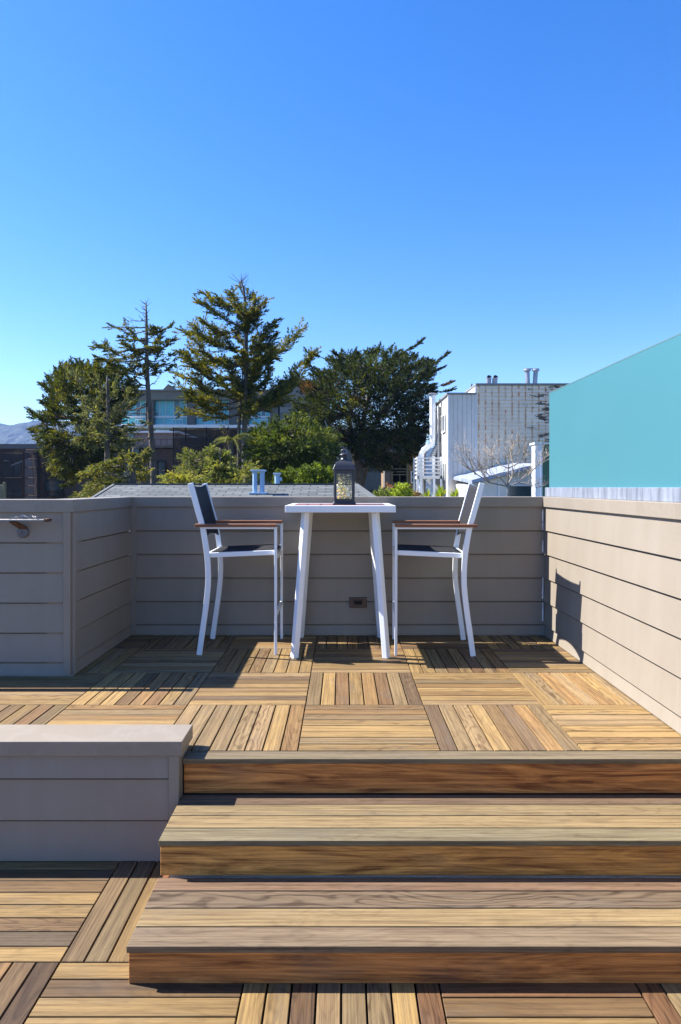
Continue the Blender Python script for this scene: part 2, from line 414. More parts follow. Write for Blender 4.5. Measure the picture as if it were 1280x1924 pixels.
def tiles(name, x0, y0, pitch, ncols, nrows, flip, ztop, clip, hole=None):
    m = MB(); g = .0062
    for j in range(nrows):
        for i in range(ncols):
            ax, ay = x0+i*pitch, y0+j*pitch; horiz = ((i+j) % 2 == flip); w = pitch/8
            tone = rw.uniform(.82, 1.12)*(.86 if name == 'lower' else 1.0)
            for k in range(8):
                if horiz: bx = [ax+.002, ax+pitch-.002, ay+k*w+g/2, ay+(k+1)*w-g/2]
                else: bx = [ax+k*w+g/2, ax+(k+1)*w-g/2, ay+.002, ay+pitch-.002]
                rects = [bx]
                for cx0, cx1, cy0, cy1 in [clip]:
                    rects = [[max(b[0], cx0), min(b[1], cx1), max(b[2], cy0), min(b[3], cy1)] for b in rects]
                if hole:
                    out = []
                    for b in rects:
                        if b[0] < hole[0] and b[3] > hole[1]:      # cut away x<hole[0], y>hole[1]
                            if b[1] > hole[0]: out.append([hole[0], b[1], b[2], b[3]])
                            if b[2] < hole[1]: out.append([b[0], min(b[1], hole[0]), b[2], hole[1]])
                        else: out.append(b)
                    rects = out
                c = boardcol(rw, dark=tone); dz = rw.uniform(-.0008, .0008)
                for b in rects:
                    if b[1]-b[0] > .006 and b[3]-b[2] > .006:
                        board(m, b[0], b[1], b[2], b[3], ztop-.02+dz, ztop+dz, 'x' if horiz else 'y', c)
    return m
XR = 1.545; XL = -1.613; YB = 5.17; YL = 4.048; ZLOW = -.407; T1 = -.149; T2 = -.283
m = tiles('upper', -.189-7*.61, 2.90, .61, 12, 4, 1, 0.0, (-4.3, XR-.006, 2.9, YB-.006), (XL+.004, YL-.006))
o = m.build('upper_deck_floor', M['wood'], None, .0016); tag(o, kind='structure')
m = MB(); m.box(-4.3, XR+.12, 2.83, 4.055, -.16, -.024); m.box(XL-.05, XR+.12, 4.055, 5.25, -.16, -.024)
tag(m.build('deck_membrane', M['sub']), kind='structure')
upper[0] = False
m = tiles('lower', -.305-6*.605, 2.795-8*.605, .605, 10, 8, 1, ZLOW, (-3.9, XR-.006, -2, 2.79))
o = m.build('lower_deck_floor', M['wood'], None, .0016); tag(o, kind='structure')
m = MB(); m.box(-4.3, XR+.12, -2.1, 2.80, ZLOW-.15, ZLOW-.024)
tag(m.build('lower_membrane', M['sub']), kind='structure')

# ------------------------------------------------------------------ wooden steps
st = thing('wooden_steps', 'three broad hardwood steps rising to the upper deck', 'steps')
XS = -.662; XE = XR-.008
def tread(yf, pitches, z, cols, nm='tread'):
    m = MB(); y = yf
    for p, c in zip(pitches, cols):
        board(m, XS, XE, y, y+p-.0055, z-.021, z, 'x', cs(c)); y += p
    return m.build(nm, M['wood'], st, .002, seg=2)
tread(2.81, [.0895], 0.0, [(.15,.125,.09,.12)], 'nosing')
tread(2.445, [.0955,.095,.095,.0875], T1, [(.155,.135,.092,.15),(.205,.155,.09,.15),(.185,.145,.09,.18),(.125,.088,.066,.15)])
tread(2.080, [.0965,.0965,.0965,.0825], T2, [(.155,.12,.088,.15),(.21,.158,.092,.12),(.125,.095,.072,.5),(.15,.10,.075,.15)])
def riser(y, z0, z1, col):
    m = MB(); r = random.Random(int(y*1000)); ou, ov = r.uniform(0, 40), r.uniform(0, 40)
    vs = [(x, yy, z) for z in (z0, z1) for yy in (y, y+.02) for x in (XS+.004, XE)]
    m.box(XS+.004, XE, y, y+.02, z0, z1, col, [(x+ou, z+ov, yy) for x, yy, z in vs])
    return m.build('riser', M['wood'], st, .0015)
riser(2.822, T1+.001, -.0225, (.46,.180,.052,1.0)); riser(2.457, T2+.001, T1-.0225, (.50,.235,.064,.66)); riser(2.092, ZLOW+.001, T2-.0225, (.42,.170,.052,.8))
m = MB(); m.box(XS+.03, XE-.01, 2.846, 2.89, ZLOW, -.024); m.box(XS+.03, XE-.01, 2.481, 2.82, ZLOW, T1-.024); m.box(XS+.03, XE-.01, 2.116, 2.45, ZLOW, T2-.024)
m.box(XS+.004, XS+.024, 2.480, 2.83, T2+.001, T1-.0225, (.30,.15,.06,.3)); m.box(XS+.004, XS+.024, 2.114, 2.82, ZLOW+.001, T2-.0225, (.26,.12,.06,.4))
m.build('step_frame', M['wood'], st)

# ------------------------------------------------------------------ parapet walls
def wall(name, label, p0, dirv, nrm, length, zs, ztop_siding, capz, capt, zbase, thick=.15, cap_over=.018, corner=(), s_cap=(0, 0), flash=True):
    """siding on a wall whose face runs from p0 along dirv, facing nrm. zs: course bottoms, high to low"""
    t = thing(name, label, 'wall', (p0[0], p0[1], zbase))
    d = Vector(dirv).normalized(); n = Vector(nrm).normalized(); o = Vector((0, 0, 0))
    def pt(s, out, z): return d*s+n*out+Vector((0, 0, z-zbase))
    m = MB(); bounds = [ztop_siding]+list(zs)+[zbase+.006]
    flipw = d.cross(Vector((0,0,1))).dot(n) < 0
    for a, b in zip(bounds[:-1], bounds[1:]):
        gp_ = .0005 if a == ztop_siding else .009
        s0, s1 = corner_in(corner, length)
        vs = [pt(s0, -.01, b), pt(s1, -.01, b), pt(s1, .014, b), pt(s0, .014, b), pt(s0, -.01, a-gp_), pt(s1, -.01, a-gp_), pt(s1, .001, a-gp_), pt(s0, .001, a-gp_)]
        m.add(vs, [(0,3,2,1),(4,5,6,7),(0,1,5,4),(1,2,6,5),(2,3,7,6),(3,0,4,7)])
    m.build('siding', M['siding'], t, .0012)
    m = MB()
    vs = [pt(a, b, c) for c in (zbase, capz-capt) for b in (-thick, -.011) for a in (0, length)]
    m.add(vs, [(0,2,3,1),(4,5,7,6),(0,1,5,4),(2,6,7,3),(0,4,6,2),(1,3,7,5)]); m.build('core', M['siding'], t)
    m = MB(); a0, a1 = s_cap[0], length+s_cap[1]
    vs = [pt(a, b, c) for c in (capz-capt, capz) for b in (-thick-cap_over, cap_over) for a in (a0, a1)]
    m.add(vs, [(0,2,3,1),(4,5,7,6),(0,1,5,4),(2,6,7,3),(0,4,6,2),(1,3,7,5)]); c = m.build('cap', M['capmat'], t, .003, seg=2)
    m = MB()                                   # thin bright drip edge on the cap's upper arris
    for side in corner:
        s = .002 if side == 0 else length-.045
        vs = [pt(a, b, c) for c in (zbase+.006, capz-capt) for b in (-.008, .017) for a in (s, s+.043)]
        m.add(vs, [(0,2,3,1),(4,5,7,6),(0,1,5,4),(2,6,7,3),(0,4,6,2),(1,3,7,5)])
    if corner: m.build('corner_trim', M['siding'], t, .002)
    if flash:
        m = MB(); vs = [pt(a, b, c) for c in (zbase-.004, zbase+.0055) for b in (-.01, .0045) for a in (0, length)]
        m.add(vs, [(0,2,3,1),(4,5,7,6),(0,1,5,4),(2,6,7,3),(0,4,6,2),(1,3,7,5)]); m.build('base_flashing', M['flash'], t)
    return t
def corner_in(corner, L): return (.045 if 0 in corner else 0, L-.046 if 1 in corner else L)
ZS = [.799, .620, .440, .261, .085]
CAPZ = 1.053; CAPT = .076
wall('back_parapet_wall', 'shaded taupe lap sided parapet behind the bar table', (XL, YB, 0), (1,0,0), (0,-1,0), XR-XL, ZS, CAPZ-CAPT, CAPZ, CAPT, 0, corner=(0,), s_cap=(-.168, -.018))
wall('return_parapet_wall', 'short taupe sided return wall running back to the corner beside the left chair', (XL, YL, 0), (0,1,0), (1,0,0), YB-YL-.0, ZS, CAPZ-CAPT, CAPZ, CAPT, 0, corner=(0,), s_cap=(.1685, -.018))
wall('handrail_parapet_wall', 'taupe sided parapet at the left carrying the steel handrail', (-4.2, YL, 0), (1,0,0), (0,-1,0), XL+4.2-.001, ZS, CAPZ-CAPT, CAPZ-.0004, CAPT, 0, corner=(1,), s_cap=(0, .019))
wall('right_parapet_wall', 'sunlit taupe lap sided wall under the teal glass screen', (XR, -2, 0), (0,1,0), (-1,0,0), YB+2, ZS, CAPZ-CAPT, CAPZ+.0005, CAPT, 0, s_cap=(0, .15))
t = wall('lower_right_wall', 'lower run of sunlit taupe siding beside the wooden steps', (XR+.002, -2, ZLOW), (0,1,0), (-1,0,0), 4.82, [-.085,-.26], -.03, -.025, .004, ZLOW, cap_over=-.02)
wall('planter_side_wall', 'low taupe sided wall with a broad sunlit cap beside the steps', (-4.2, 2.785, ZLOW), (1,0,0), (0,-1,0), 4.2-.664, [-.065,-.236], .030, .089, .060, ZLOW, thick=.16, cap_over=.020, corner=(1,), s_cap=(0, .012))
# ragged thin white strips where the back and right walls meet
m = MB(); rc = random.Random(3)
for z0, z1 in ((.80,.955), (.63,.72), (.28,.44), (.11,.25)):
    k = 9
    for q in range(k):
        a = z0+(z1-z0)*q/k; b = z0+(z1-z0)*(q+1)/k; w = .0035+.004*rc.random()
        m.box(XR-.018-w+rc.uniform(-.002,.002), XR-.0165, YB-.017, YB-.012, a, b)
cb = m.build('corner_strips', M['whitestrip']); rp = [x for x in COL.objects if x.name == 'right_parapet_wall'][0]; cb.parent = rp; cb.location = -rp.location

# ------------------------------------------------------------------ glass screen
gl = thing('glass_screen', 'frosted teal glass privacy screen standing on the right parapet', 'glass screen', (1.62, 0, CAPZ))
ZG0 = EYE-.0; ZG1 = EYE+.4567*1.62
for y0, y1 in ((2.60, 5.285), (.2, 2.585)):
    m = MB(); m.box(-.006, .006, y0, y1, ZG0-CAPZ-.03, ZG1-CAPZ-.009); gp = m.build('glass_panel', M['frost'], gl, .0015)
    m = MB(); m.box(-.006, .006, y0+.001, y1-.001, ZG1-CAPZ-.0088, ZG1-CAPZ); m.build('polished_edge', M['edge'], gp)
m = MB(); m.box(-.035, -.007, .2, 5.30, .0006, ZG0-CAPZ); m.box(.007, .035, .2, 5.30, .0006, ZG0-CAPZ); m.box(-.0065, .0065, .2, 5.3, .0007, .03)
m.build('base_channel', M['galv'], gl, .002)

# ------------------------------------------------------------------ handrail
hz = .934; hy = YL-.075
hr = thing('handrail', 'flat steel handrail with round rosette on the left wall', 'handrail', (-1.9, YL-.012, hz))
m = MB(); m.box(-2.2, .188, -.095, -.045, -.006, .006); m.build('rail_bar', M['steel'], hr, .002)
m = MB(); m.box(.166, .190, -.099, -.041, -.0095, .0085); m.build('end_cap', M['rusty'], hr, .002)
m = MB(); m.sweep([(-.025,-.07,-.008),(-.010,-.066,-.022),(.006,-.045,-.036),(.010,-.01,-.050)], [(-.008,-.022),(.008,-.022),(.008,.022),(-.008,.022)], (1,0,0)); m.build('bracket', M['rusty'], hr, .002)
m = MB(); 
for r_, y_ in ((.034,-.002),): 
    k = 28; vs = []; fs = []
    prof = [(.034,0),(.034,-.010),(.031,-.014),(.012,-.016),(.006,-.0165),(.0058,-.012),(.0,-.012)]
    for rr, yy in prof:
        for q in range(k): a = 2*math.pi*q/k; vs.append((.003+rr*math.cos(a), yy, -.076+rr*math.sin(a)))
    for i in range(len(prof)-1):
        for q in range(k): fs.append((i*k+q, i*k+(q+1) % k, (i+1)*k+(q+1) % k, (i+1)*k+q))
    m.add(vs, fs)
m.build('rosette', M['greyplastic'], hr)
def film():
    r = random.Random(8); m = MB(); nx, ny = 22, 6; v = []
    for j in range(ny):
        for i in range(nx):
            x = -.05+.20*i/(nx-1); e = math.sin(math.pi*i/(nx-1)); y = -.09+.04*j/(ny-1)
            v.append((x+r.uniform(-.003,.003), y+r.uniform(-.004,.004), .009+e*(.004+.020*r.random())*(1 if 0 < j < ny-1 else .6)))
    f = [(j*nx+i, j*nx+i+1, (j+1)*nx+i+1, (j+1)*nx+i) for j in range(ny-1) for i in range(nx-1)]
    m.add(v, f); o = m.build('plastic_wrap', M['wrap']); o.location = hr.location
    tag(o, 'crumpled scrap of clear plastic film lying on the handrail', 'plastic wrap')
film()

# ------------------------------------------------------------------ outlet on the back wall
ol = thing('outdoor_outlet', 'brown outlet cover with dark slot low on the back wall', 'outlet', (P(673,1132,5.15).x, YB-.012, P(673,1132,5.15).z))
m = MB(); m.box(-.066, .066, -.012, .0, -.040, .040); m.build('plate', M['brownplastic'], ol, .004, seg=2)
m = MB(); m.box(-.030, .030, -.0145, -.0125, -.015, .013); m.build('slot', M['dark'], ol)
m = MB(); m.box(-.036, .036, -.024, -.0123, .0135, .020); m.build('hood', M['brownplastic'], ol, .002)

# ------------------------------------------------------------------ chairs
def make_chair():
    t = thing('bar_chair', 'x', 'chair')
    post = [(-.256,0),(-.231,.18),(-.211,.324),(-.197,.462),(-.196,.566),(-.203,.668),(-.217,.771),(-.236,.868),(-.262,.96),(-.288,1.055),(-.315,1.153)]
    # smooth the polyline
    def cr(pts, n=4):
        out = []
        for i in range(len(pts)-1):
            p0 = pts[max(i-1, 0)]; p1 = pts[i]; p2 = pts[i+1]; p3 = pts[min(i+2, len(pts)-1)]
            for k in range(n):
                u = k/n
                out.append(tuple(.5*((2*b)+(c-a)*u+(2*a-5*b+4*c-d)*u*u+(-a+3*b-3*c+d)*u**3) for a, b, c, d in zip(p0, p1, p2, p3)))
        return out+[pts[-1]]
    sm = cr(post)
    def postx(z):
        for (x0, z0), (x1, z1) in zip(post[:-1], post[1:]):
            if z0 <= z <= z1: return x0+(x1-x0)*(z-z0)/(z1-z0)
        return post[-1][0]
    for s in (-1, 1):
        y = s*.243
        m = MB(); m.sweep([(x, y, z) for x, z in sm], [(-.018,-.0105),(.018,-.0105),(.018,.0105),(-.018,.0105)]); m.build('rear_post', M['white'], t, .003, seg=2)
        m = MB(); m.bar((.257, y, 0), (.257, y, .846), .021, .019, (1,0,0)); m.build('front_leg', M['white'], t, .003, seg=2)
        m = MB(); m.box(-.232, .268, y-.016, y+.016, .847, .859); m.build('arm_tube', M['white'], t, .002)
        a = MB(); rr = random.Random(s+5); board(a, -.283, .262, y-.026, y+.026, .8595, .880, 'x', (.23,.105,.062,.2), rr); a.build('armrest', M['wood'], t, .004, seg=2)
        m = MB(); m.bar((-.186, s*.222, .668), (.247, s*.222, .686), .018, .032); m.build('seat_rail', M['white'], t, .002)
    m = MB(); m.box(-.213, -.186, -.232, .232, .656, .682); m.build('rear_rail', M['white'], t, .002)
    m = MB()
    vs = []; nx, ny = 14, 12
    for j in range(ny+1):
        for i in range(nx+1):
            u = i/nx; w = j/ny*2-1; x = -.183+.44*u
            z = .684+.0175*u+.006-.014*(1-w*w)*math.sin(math.pi*min(1, u*1.05))
            if u > .9: z -= (u-.9)**2*1.6
            vs.append((x, w*.217, z))
    fs = [(j*(nx+1)+i, j*(nx+1)+i+1, (j+1)*(nx+1)+i+1, (j+1)*(nx+1)+i) for j in range(ny) for i in range(nx)]
    m.add(vs, fs); o = m.build('seat', M['fabric'], t, smooth=True); md = o.modifiers.new('solid', 'SOLIDIFY'); md.thickness = .003
    m = MB()
    # front cross rail, bowed down, pale
    pts = [(.252+.004*(1-w*w), w*.232, .672-.022*(1-w*w)) for w in [q/6-1 for q in range(13)]]
    m.sweep(pts, [(-.018,-.006),(.018,-.006),(.018,.006),(-.018,.006)], (1,0,0)); m.build('front_rail', M['white'], t, .002)
    m = MB(); m.box(.249, .265, -.232, .232, .252, .290); m.build('footrest', M['white'], t, .003)
    m = MB(); vs = []; nz, ny = 16, 12
    for j in range(ny+1):
        w = j/ny*2-1; zb = .772+.030*(1-w*w); ztp = 1.146-.018*(1-w*w)
        for i in range(nz+1):
            z = zb+(ztp-zb)*i/nz; vs.append((postx(z)+.006-.012*(1-w*w), w*.234, z))
    fs = [(j*(nz+1)+i, j*(nz+1)+i+1, (j+1)*(nz+1)+i+1, (j+1)*(nz+1)+i) for j in range(ny) for i in range(nz)]
    m.add(vs, fs); o = m.build('backrest', M['fabric'], t, smooth=True); md = o.modifiers.new('solid', 'SOLIDIFY'); md.thickness = .004
    return t
c1 = make_chair(); c1.location = (-.705, 4.80, 0); c1.rotation_euler = (0, 0, R(.4))
tag(c1, 'white framed bar chair facing right with its black sling back in shade', 'chair', 'bar chairs either side of the table')
c2 = copy_tree(c1); c2.location = (.628, 4.775, 0); c2.rotation_euler = (0, 0, R(180-2.6))
tag(c2, 'white framed bar chair nearest the teal glass with sunlit grey sling back', 'chair', 'bar chairs either side of the table')

# ------------------------------------------------------------------ table
TZ = 1.006; tx0, tx1, ty0, ty1 = -.373, .351, 4.43, 5.12
tb = thing('bar_table', 'square white metal bar table with reddish slatted top', 'table', ((tx0+tx1)/2, (ty0+ty1)/2, 0))
hx, hy_ = (tx1-tx0)/2, (ty1-ty0)/2
m = MB(); fw = .042
m.box(-hx, hx, -hy_, -hy_+fw, TZ-.045, TZ); m.box(-hx, hx, hy_-fw, hy_, TZ-.045, TZ)
m.box(-hx, -hx+fw, -hy_+fw, hy_-fw, TZ-.045, TZ-.0001); m.box(hx-fw, hx, -hy_+fw, hy_-fw, TZ-.045, TZ-.0001)
m.build('top_frame', M['white'], tb, .003, seg=2)
m = MB(); n = 7; w = (2*hx-2*fw-.004)/n
for k in range(n): m.box(-hx+fw+.002+k*w+.003, -hx+fw+.002+(k+1)*w-.003, -hy_+fw+.003, hy_-fw-.003, TZ-.015, TZ-.001)
m.build('tabletop_slats', M['slat'], tb, .0015)
m = MB(); m.box(-hx+fw+.001, hx-fw-.001, -hy_+fw+.001, hy_-fw-.001, TZ-.032, TZ-.018); m.build('under_panel', M['white'], tb)
for sx in (-1, 1):
    for sy in (-1, 1):
        a = Vector((sx*.232, sy*(hy_-.075), TZ-.0455)); b = Vector((sx*.303, sy*(hy_-.045), 0)); m = MB(); q = .0275
        off = [(-q-.001, 0), (0, -q), (q+.001, 0), (0, q)]
        off = [(-.029,-.010),(.004,-.028),(.029,.008),(-.004,.028)]
        if sx < 0: off = [(-x, y) for x, y in off][::-1]
        if sy > 0: off = [(x, -y) for x, y in off][::-1]
        vs = [(b.x+x, b.y+y, 0) for x, y in off]+[(a.x+x, a.y+y, a.z) for x, y in off]
        m.add(vs, [(3,2,1,0),(4,5,6,7),(0,1,5,4),(1,2,6,5),(2,3,7,6),(3,0,4,7)]); m.build('leg', M['white'], tb, .004, seg=2)

# ------------------------------------------------------------------ lantern
ln = thing('lantern', 'black metal lantern with glass panes on the bar table', 'lantern', (.0145, 4.72, TZ), R(1.5))
m = MB(); m.lathe([(.079,0),(.079,.010),(.073,.014),(.073,.022)], square=True); m.build('base', M['black'], ln, .002)
m = MB()
for sx in (-1, 1):
    for sy in (-1, 1): m.box(min(sx*.0705, sx*.055), max(sx*.0705, sx*.055), min(sy*.0705, sy*.055), max(sy*.0705, sy*.055), .022, .240)
for z0, z1 in ((.0221,.040), (.217,.2399)):
    m.box(-.055, .055, -.0695, -.057, z0, z1); m.box(-.055, .055, .057, .0695, z0, z1); m.box(-.0695, -.057, -.055, .055, z0, z1); m.box(.057, .0695, -.055, .055, z0, z1)
m.build('frame', M['black'], ln, .0015)
for k in range(4):
    m = MB(); m.m = Matrix.Rotation(k*math.pi/2, 4, 'Z'); m.box(-.0548, .0548, -.063, -.0615, .0402, .2168); m.build('pane', M['lglass'], ln)
m = MB(); m.lathe([(.071,.2402),(.078,.2402),(.080,.244),(.076,.252),(.072,.263),(.066,.276),(.055,.290),(.043,.299),(.033,.304),(.032,.308)], square=True); m.build('roof', M['black'], ln, .0015)
m = MB(); m.lathe([(.030,.308),(.031,.312),(.024,.318),(.021,.328),(.023,.338),(.034,.343),(.035,.346),(.026,.352),(.014,.357),(.009,.360),(.009,.372),(.007,.378),(.001,.381)], n=20)
m.build('chimney', M['black'], ln, smooth=True)
m = MB(); ring = [(.021*math.cos(a), .003*math.sin(2*a), .370+.015*math.sin(a)) for a in [2*math.pi*q/22 for q in range(23)]]; m.tube(ring, .0026, 6); m.build('carry_ring', M['steel'], ln, smooth=True)
# ring collar holes and dried flowers inside
def filling():
    r = random.Random(21); m = MB()
    for k in range(300):
        z = .030+.175*r.random()**1.15; c = Vector((r.uniform(-.050,.050), r.uniform(-.050,.050), z))
        low = z < .12 and c.x < .02
        col = r.choice([(.80,.56,.10,0),(.75,.45,.14,0),(.50,.48,.10,0),(.85,.75,.50,0)]) if (low and r.random() < .75) else r.choice([(.85,.85,.80,0),(.50,.52,.45,0),(.28,.33,.18,0),(.90,.90,.88,0)])
        a = Vector((r.gauss(0,1), r.gauss(0,1), r.gauss(0,1))).normalized(); b = a.orthogonal().normalized()*r.uniform(.002,.0055); L = r.uniform(.006,.017)
        p = c-a*L/2; e = c+a*L/2
        for w in (p, e):
            w.x = max(-.055, min(.055, w.x)); w.y = max(-.055, min(.055, w.y)); w.z = max(.024, min(.235, w.z))
        m.add([p, c+b, e, c-b], [(0,1,2,3)], col)
    for k in range(60):
        c = Vector((r.uniform(-.045,.045), r.uniform(-.045,.045), .026+.17*r.random()))
        pts = [c]
        for q in range(3): pts.append(Vector((max(-.054,min(.054,pts[-1].x+r.uniform(-.02,.02))), max(-.054,min(.054,pts[-1].y+r.uniform(-.02,.02))), max(.024,min(.22,pts[-1].z+r.uniform(-.015,.025))))))
        m.tube(pts, .0011, 4, (.45,.42,.3,0) if r.random() < .6 else (.20,.24,.08,0))
    o = m.build('dried_flowers', M['leaf']); o.location = ln.location; o.rotation_euler = ln.rotation_euler
    tag(o, 'pale dried flowers and yellow blossoms filling the lantern', 'dried flowers')
filling()

# ------------------------------------------------------------------ neighbouring shingle roof
def vec_face(m, pts, u, v, o, col=None):
    u = Vector(u).normalized(); v = Vector(v).normalized(); o = Vector(o)
    m.add(pts, [tuple(range(len(pts)))], col, [((Vector(p)-o).dot(u), (Vector(p)-o).dot(v), 0) for p in pts])
nr = thing('neighbour_house', 'low house beyond the parapet with grey shingle hip roof', 'house', (0, 12, -9))
def nb():
    yr, zr, ye = 13.0, 1.185, 7.6; ze = zr-.2*(yr-ye)
    a, b = Vector((-4.36, yr, zr)), Vector((.24, yr, zr)); c, d = Vector((1.62, ye, ze)), Vector((-4.26, ye, ze))
    yb = 18.0; e, f = Vector((1.62, yb, zr-.2*(yb-yr))), Vector((-4.28, yb, zr-.2*(yb-yr))); dl = d.copy()
    off = Vector((0, 12, -9)); m = MB()
    vec_face(m, [p-off for p in (dl, c, b, a)], (1,0,0), (0,1,.2), (0,0,0))
    vec_face(m, [p-off for p in (c, e, b)], (0,1,0), (-1,0,.9), (0,0,0))
    vec_face(m, [p-off for p in (e, f, a, b)], (1,0,0), (0,-1,.2), (0,0,0))
    vec_face(m, [p-off for p in (f, dl, a)], (0,1,0), (1,0,.9), (0,0,0))
    m.build('roof', M['shingle'], nr)
    m = MB(); m.box(-5.5, 1.5, 7.75-12, 17.85-12, 0, ze-.12+9); m.build('wall', M['midbrown'], nr)
    m = MB()
    for p0, p1, ww in ((a, b, .14), (b, c, .12), (a, dl, .05)): m.bar(p0-off+Vector((0,0,.006)), p1-off+Vector((0,0,.006)), ww, .02)
    m.build('ridge_cap', plain('ridge_shingles', (.10,.11,.112), .9, 0, .15, 12), nr)
nb()
def roofz(y): return 1.185-.2*abs(13-y)
def twin_vent(x, y, h, label, n=2, r=.042, gap=.130):
    t = thing('roof_vent', label, 'roof vent', (x, y, roofz(y)), 0, 'pale blue vents on the shingle roof')
    for k in range(n):
        xx = (k-(n-1)/2)*gap; m = MB(); m.lathe([(r,-.03),(r,h-.05),(r*1.12,h-.03),(r*1.35,h-.012)], (xx,0,0), 16); m.build('pipe', M['bluewhite'], t, smooth=False)
    m = MB()
    w = (n-1)*gap/2+.072; m.box(-w, w, -.08, .08, h-.012, h+.014); m.build('cap', M['bluewhite'], t, .004)
    m = MB(); m.box(-w-.02, w+.02, -.10, .12, -.012, .022); m.build('flashing', M['bluewhite'], t, .003)
    return t
twin_vent(P(486,900,12.15).x, 12.15, .41, 'pale blue twin pipe roof vent behind the left chair')
vv = twin_vent(P(521,900,13.3).x, 13.3, .27, 'single pipe pale blue roof vent behind the shingle ridge', 1, .05, .1)
m = MB(); m.box(.045, .09, -.03, .03, .13, .20); m.build('side_outlet', M['bluewhite'], vv, .004)

# ------------------------------------------------------------------ far apartment block with teal glazing
def bx(m, px0, px1, py0, py1, y0, y1, off, Yr=None):
    """box whose front face at y0 covers the given directions"""
    Yr = Yr or y0; a = P(px0, py1, Yr); b = P(px1, py0, Yr)
    m.box(a.x-off[0], b.x-off[0], y0-off[1], y1-off[1], a.z-off[2], b.z-off[2])
def apt():
    Y = 80; off = (P(420,0,Y).x, Y, -1.2)
    t = thing('apartment_building', 'far apartment block with teal balcony glazing behind the trees', 'building', off)
    m = MB(); bx(m, 215, 800, 806, 925, Y+1.2, Y+20, off); bx(m, 215, 530, 744, 806, Y+1.2, Y+20, off); m.box(P(215,0,Y).x-off[0], P(800,0,Y).x-off[0], 1.2, 20, 0, 2); m.build('wall', M['column'], t)
    m = MB(); bx(m, 215, 534, 735, 751, Y-.2, Y+20, off); bx(m, 215, 534, 731.5, 734.7, Y-.4, Y+20, off); m.build('roof', M['olive'], t)
    m = MB(); a = P(316,735,Y+3); m.add([(a.x-1.1-off[0],3,a.z-off[2]-.3),(a.x+1.1-off[0],3,a.z-off[2]-.3),(a.x-off[0],3,a.z-off[2]+.9),(a.x-1.1-off[0],7,a.z-off[2]-.3),(a.x+1.1-off[0],7,a.z-off[2]-.3),(a.x-off[0],7,a.z-off[2]+.9)], [(0,1,2),(3,5,4),(0,2,5,3),(1,4,5,2),(0,3,4,1)]); m.build('roof_gable', M['olive'], t)
    m = MB(); bx(m, 526, 616, 716, 806, Y-.1, Y+18, off); m.b = [(p[0], p[2], 0) for p in m.v]; m.build('checker_wall', M['stripe'], t)
    m = MB(); bx(m, 524, 618, 713, 716.5, Y-.5, Y+18, off); m.build('wall_coping', M['olive'], t)
    for px0, px1 in ((228, 274), (289, 352), (367, 431), (466, 508)):
        m = MB(); bx(m, px0, px1, 751, 782, Y+.6, Y+.8, off); f = m.build('window', M['teal'], t)
        m = MB(); w = px1-px0
        for u in (0, .18, .36, .60, .78, .985): bx(m, px0+w*u-.35, px0+w*u+.35, 750.9, 782, Y+.5, Y+.6, off)
        bx(m, px0, px1, 750.8, 751.9, Y+.45, Y+.65, off)
        bx(m, px0, px1, 781.5, 783.5, Y+.4, Y+.7, off); m.build('frame', M['whitewall'], f)
        m = MB(); bx(m, px0+w*.61, px0+w*.77, 754, 781, Y+.52, Y+.6, off); m.build('sash', M['tealdark'], f); m = MB(); bx(m, px0+w*.02, px0+w*.12, 775, 780, Y+.52, Y+.6, off); m.build('sash', M['tealdark'], f)
        m = MB(); bx(m, px0, px1, 783.5, 798, Y+.55, Y+.75, off); g = m.build('window', M['teal'], t)
        m = MB()
        for u in (0, .3, .56, .66, .76, .86, .985): bx(m, px0+w*u-.35, px0+w*u+.35, 784.5 if u < .5 else 788, 798, Y+.45, Y+.55, off)
        bx(m, px0+w*.56, px0+w*.87, 787.4, 788.6, Y+.43, Y+.55, off); bx(m, px0, px1, 784, 785, Y+.42, Y+.56, off); bx(m, px0, px1, 796.8, 798, Y+.42, Y+.56, off); m.build('frame', M['whitewall'], g)
    for px in (274, 352, 431, 508):
        m = MB(); bx(m, px+.6, px+ (14.4 if px != 431 else 34), 751, 798, Y-.1, Y+1.4, off); m.build('pier', M['column'], t)
    m = MB(); bx(m, 215, 526, 798.2, 803.5, Y-1.2, Y+1.3, off); m.build('floor_slab', M['whitewall'], t)
    for px0, px1, a, b in ((236,262,808,815), (290,320,808,814), (445,470,808,816), (738,750,838,852), (754,768,842,856)):
        m = MB(); bx(m, px0, px1, a, b, Y+1.05, Y+1.19, off); m.build('window', M['teal'], t)
apt()
# pink terrace wall in front of it
def mid():
    Y = 52; off = (P(285,0,Y).x, Y, -1.2)
    t = thing('terrace_house', 'pinkish stucco penthouse with a railed roof terrace behind the thin cypress', 'building', off)
    m = MB(); bx(m, 232, 333, 812, 925, Y, Y+9, off); m.box(P(232,0,Y).x-off[0], P(333,0,Y).x-off[0], 0, 9, 0, 2); m.build('wall', M['pinkwall'], t)
    m = MB(); bx(m, 229, 336, 809.5, 813, Y-.3, Y+9.2, off); m.build('roof', M['whitewall'], t)
    m = MB(); bx(m, 240, 252, 815, 829, Y-.08, Y-.01, off); m.build('window', M['tealdark'], t); m = MB(); bx(m, 292, 318, 806, 809.3, Y-.1, Y, off); m.build('window', M['tealdark'], t)
    m = MB(); bx(m, 256, 336, 824.6, 825.6, Y-1.5, Y-1.44, off)
    for px in range(258, 337, 11): bx(m, px, px+1, 824, 836, Y-1.5, Y-1.44, off)
    m.build('railing', M['rusty'], t)
mid()
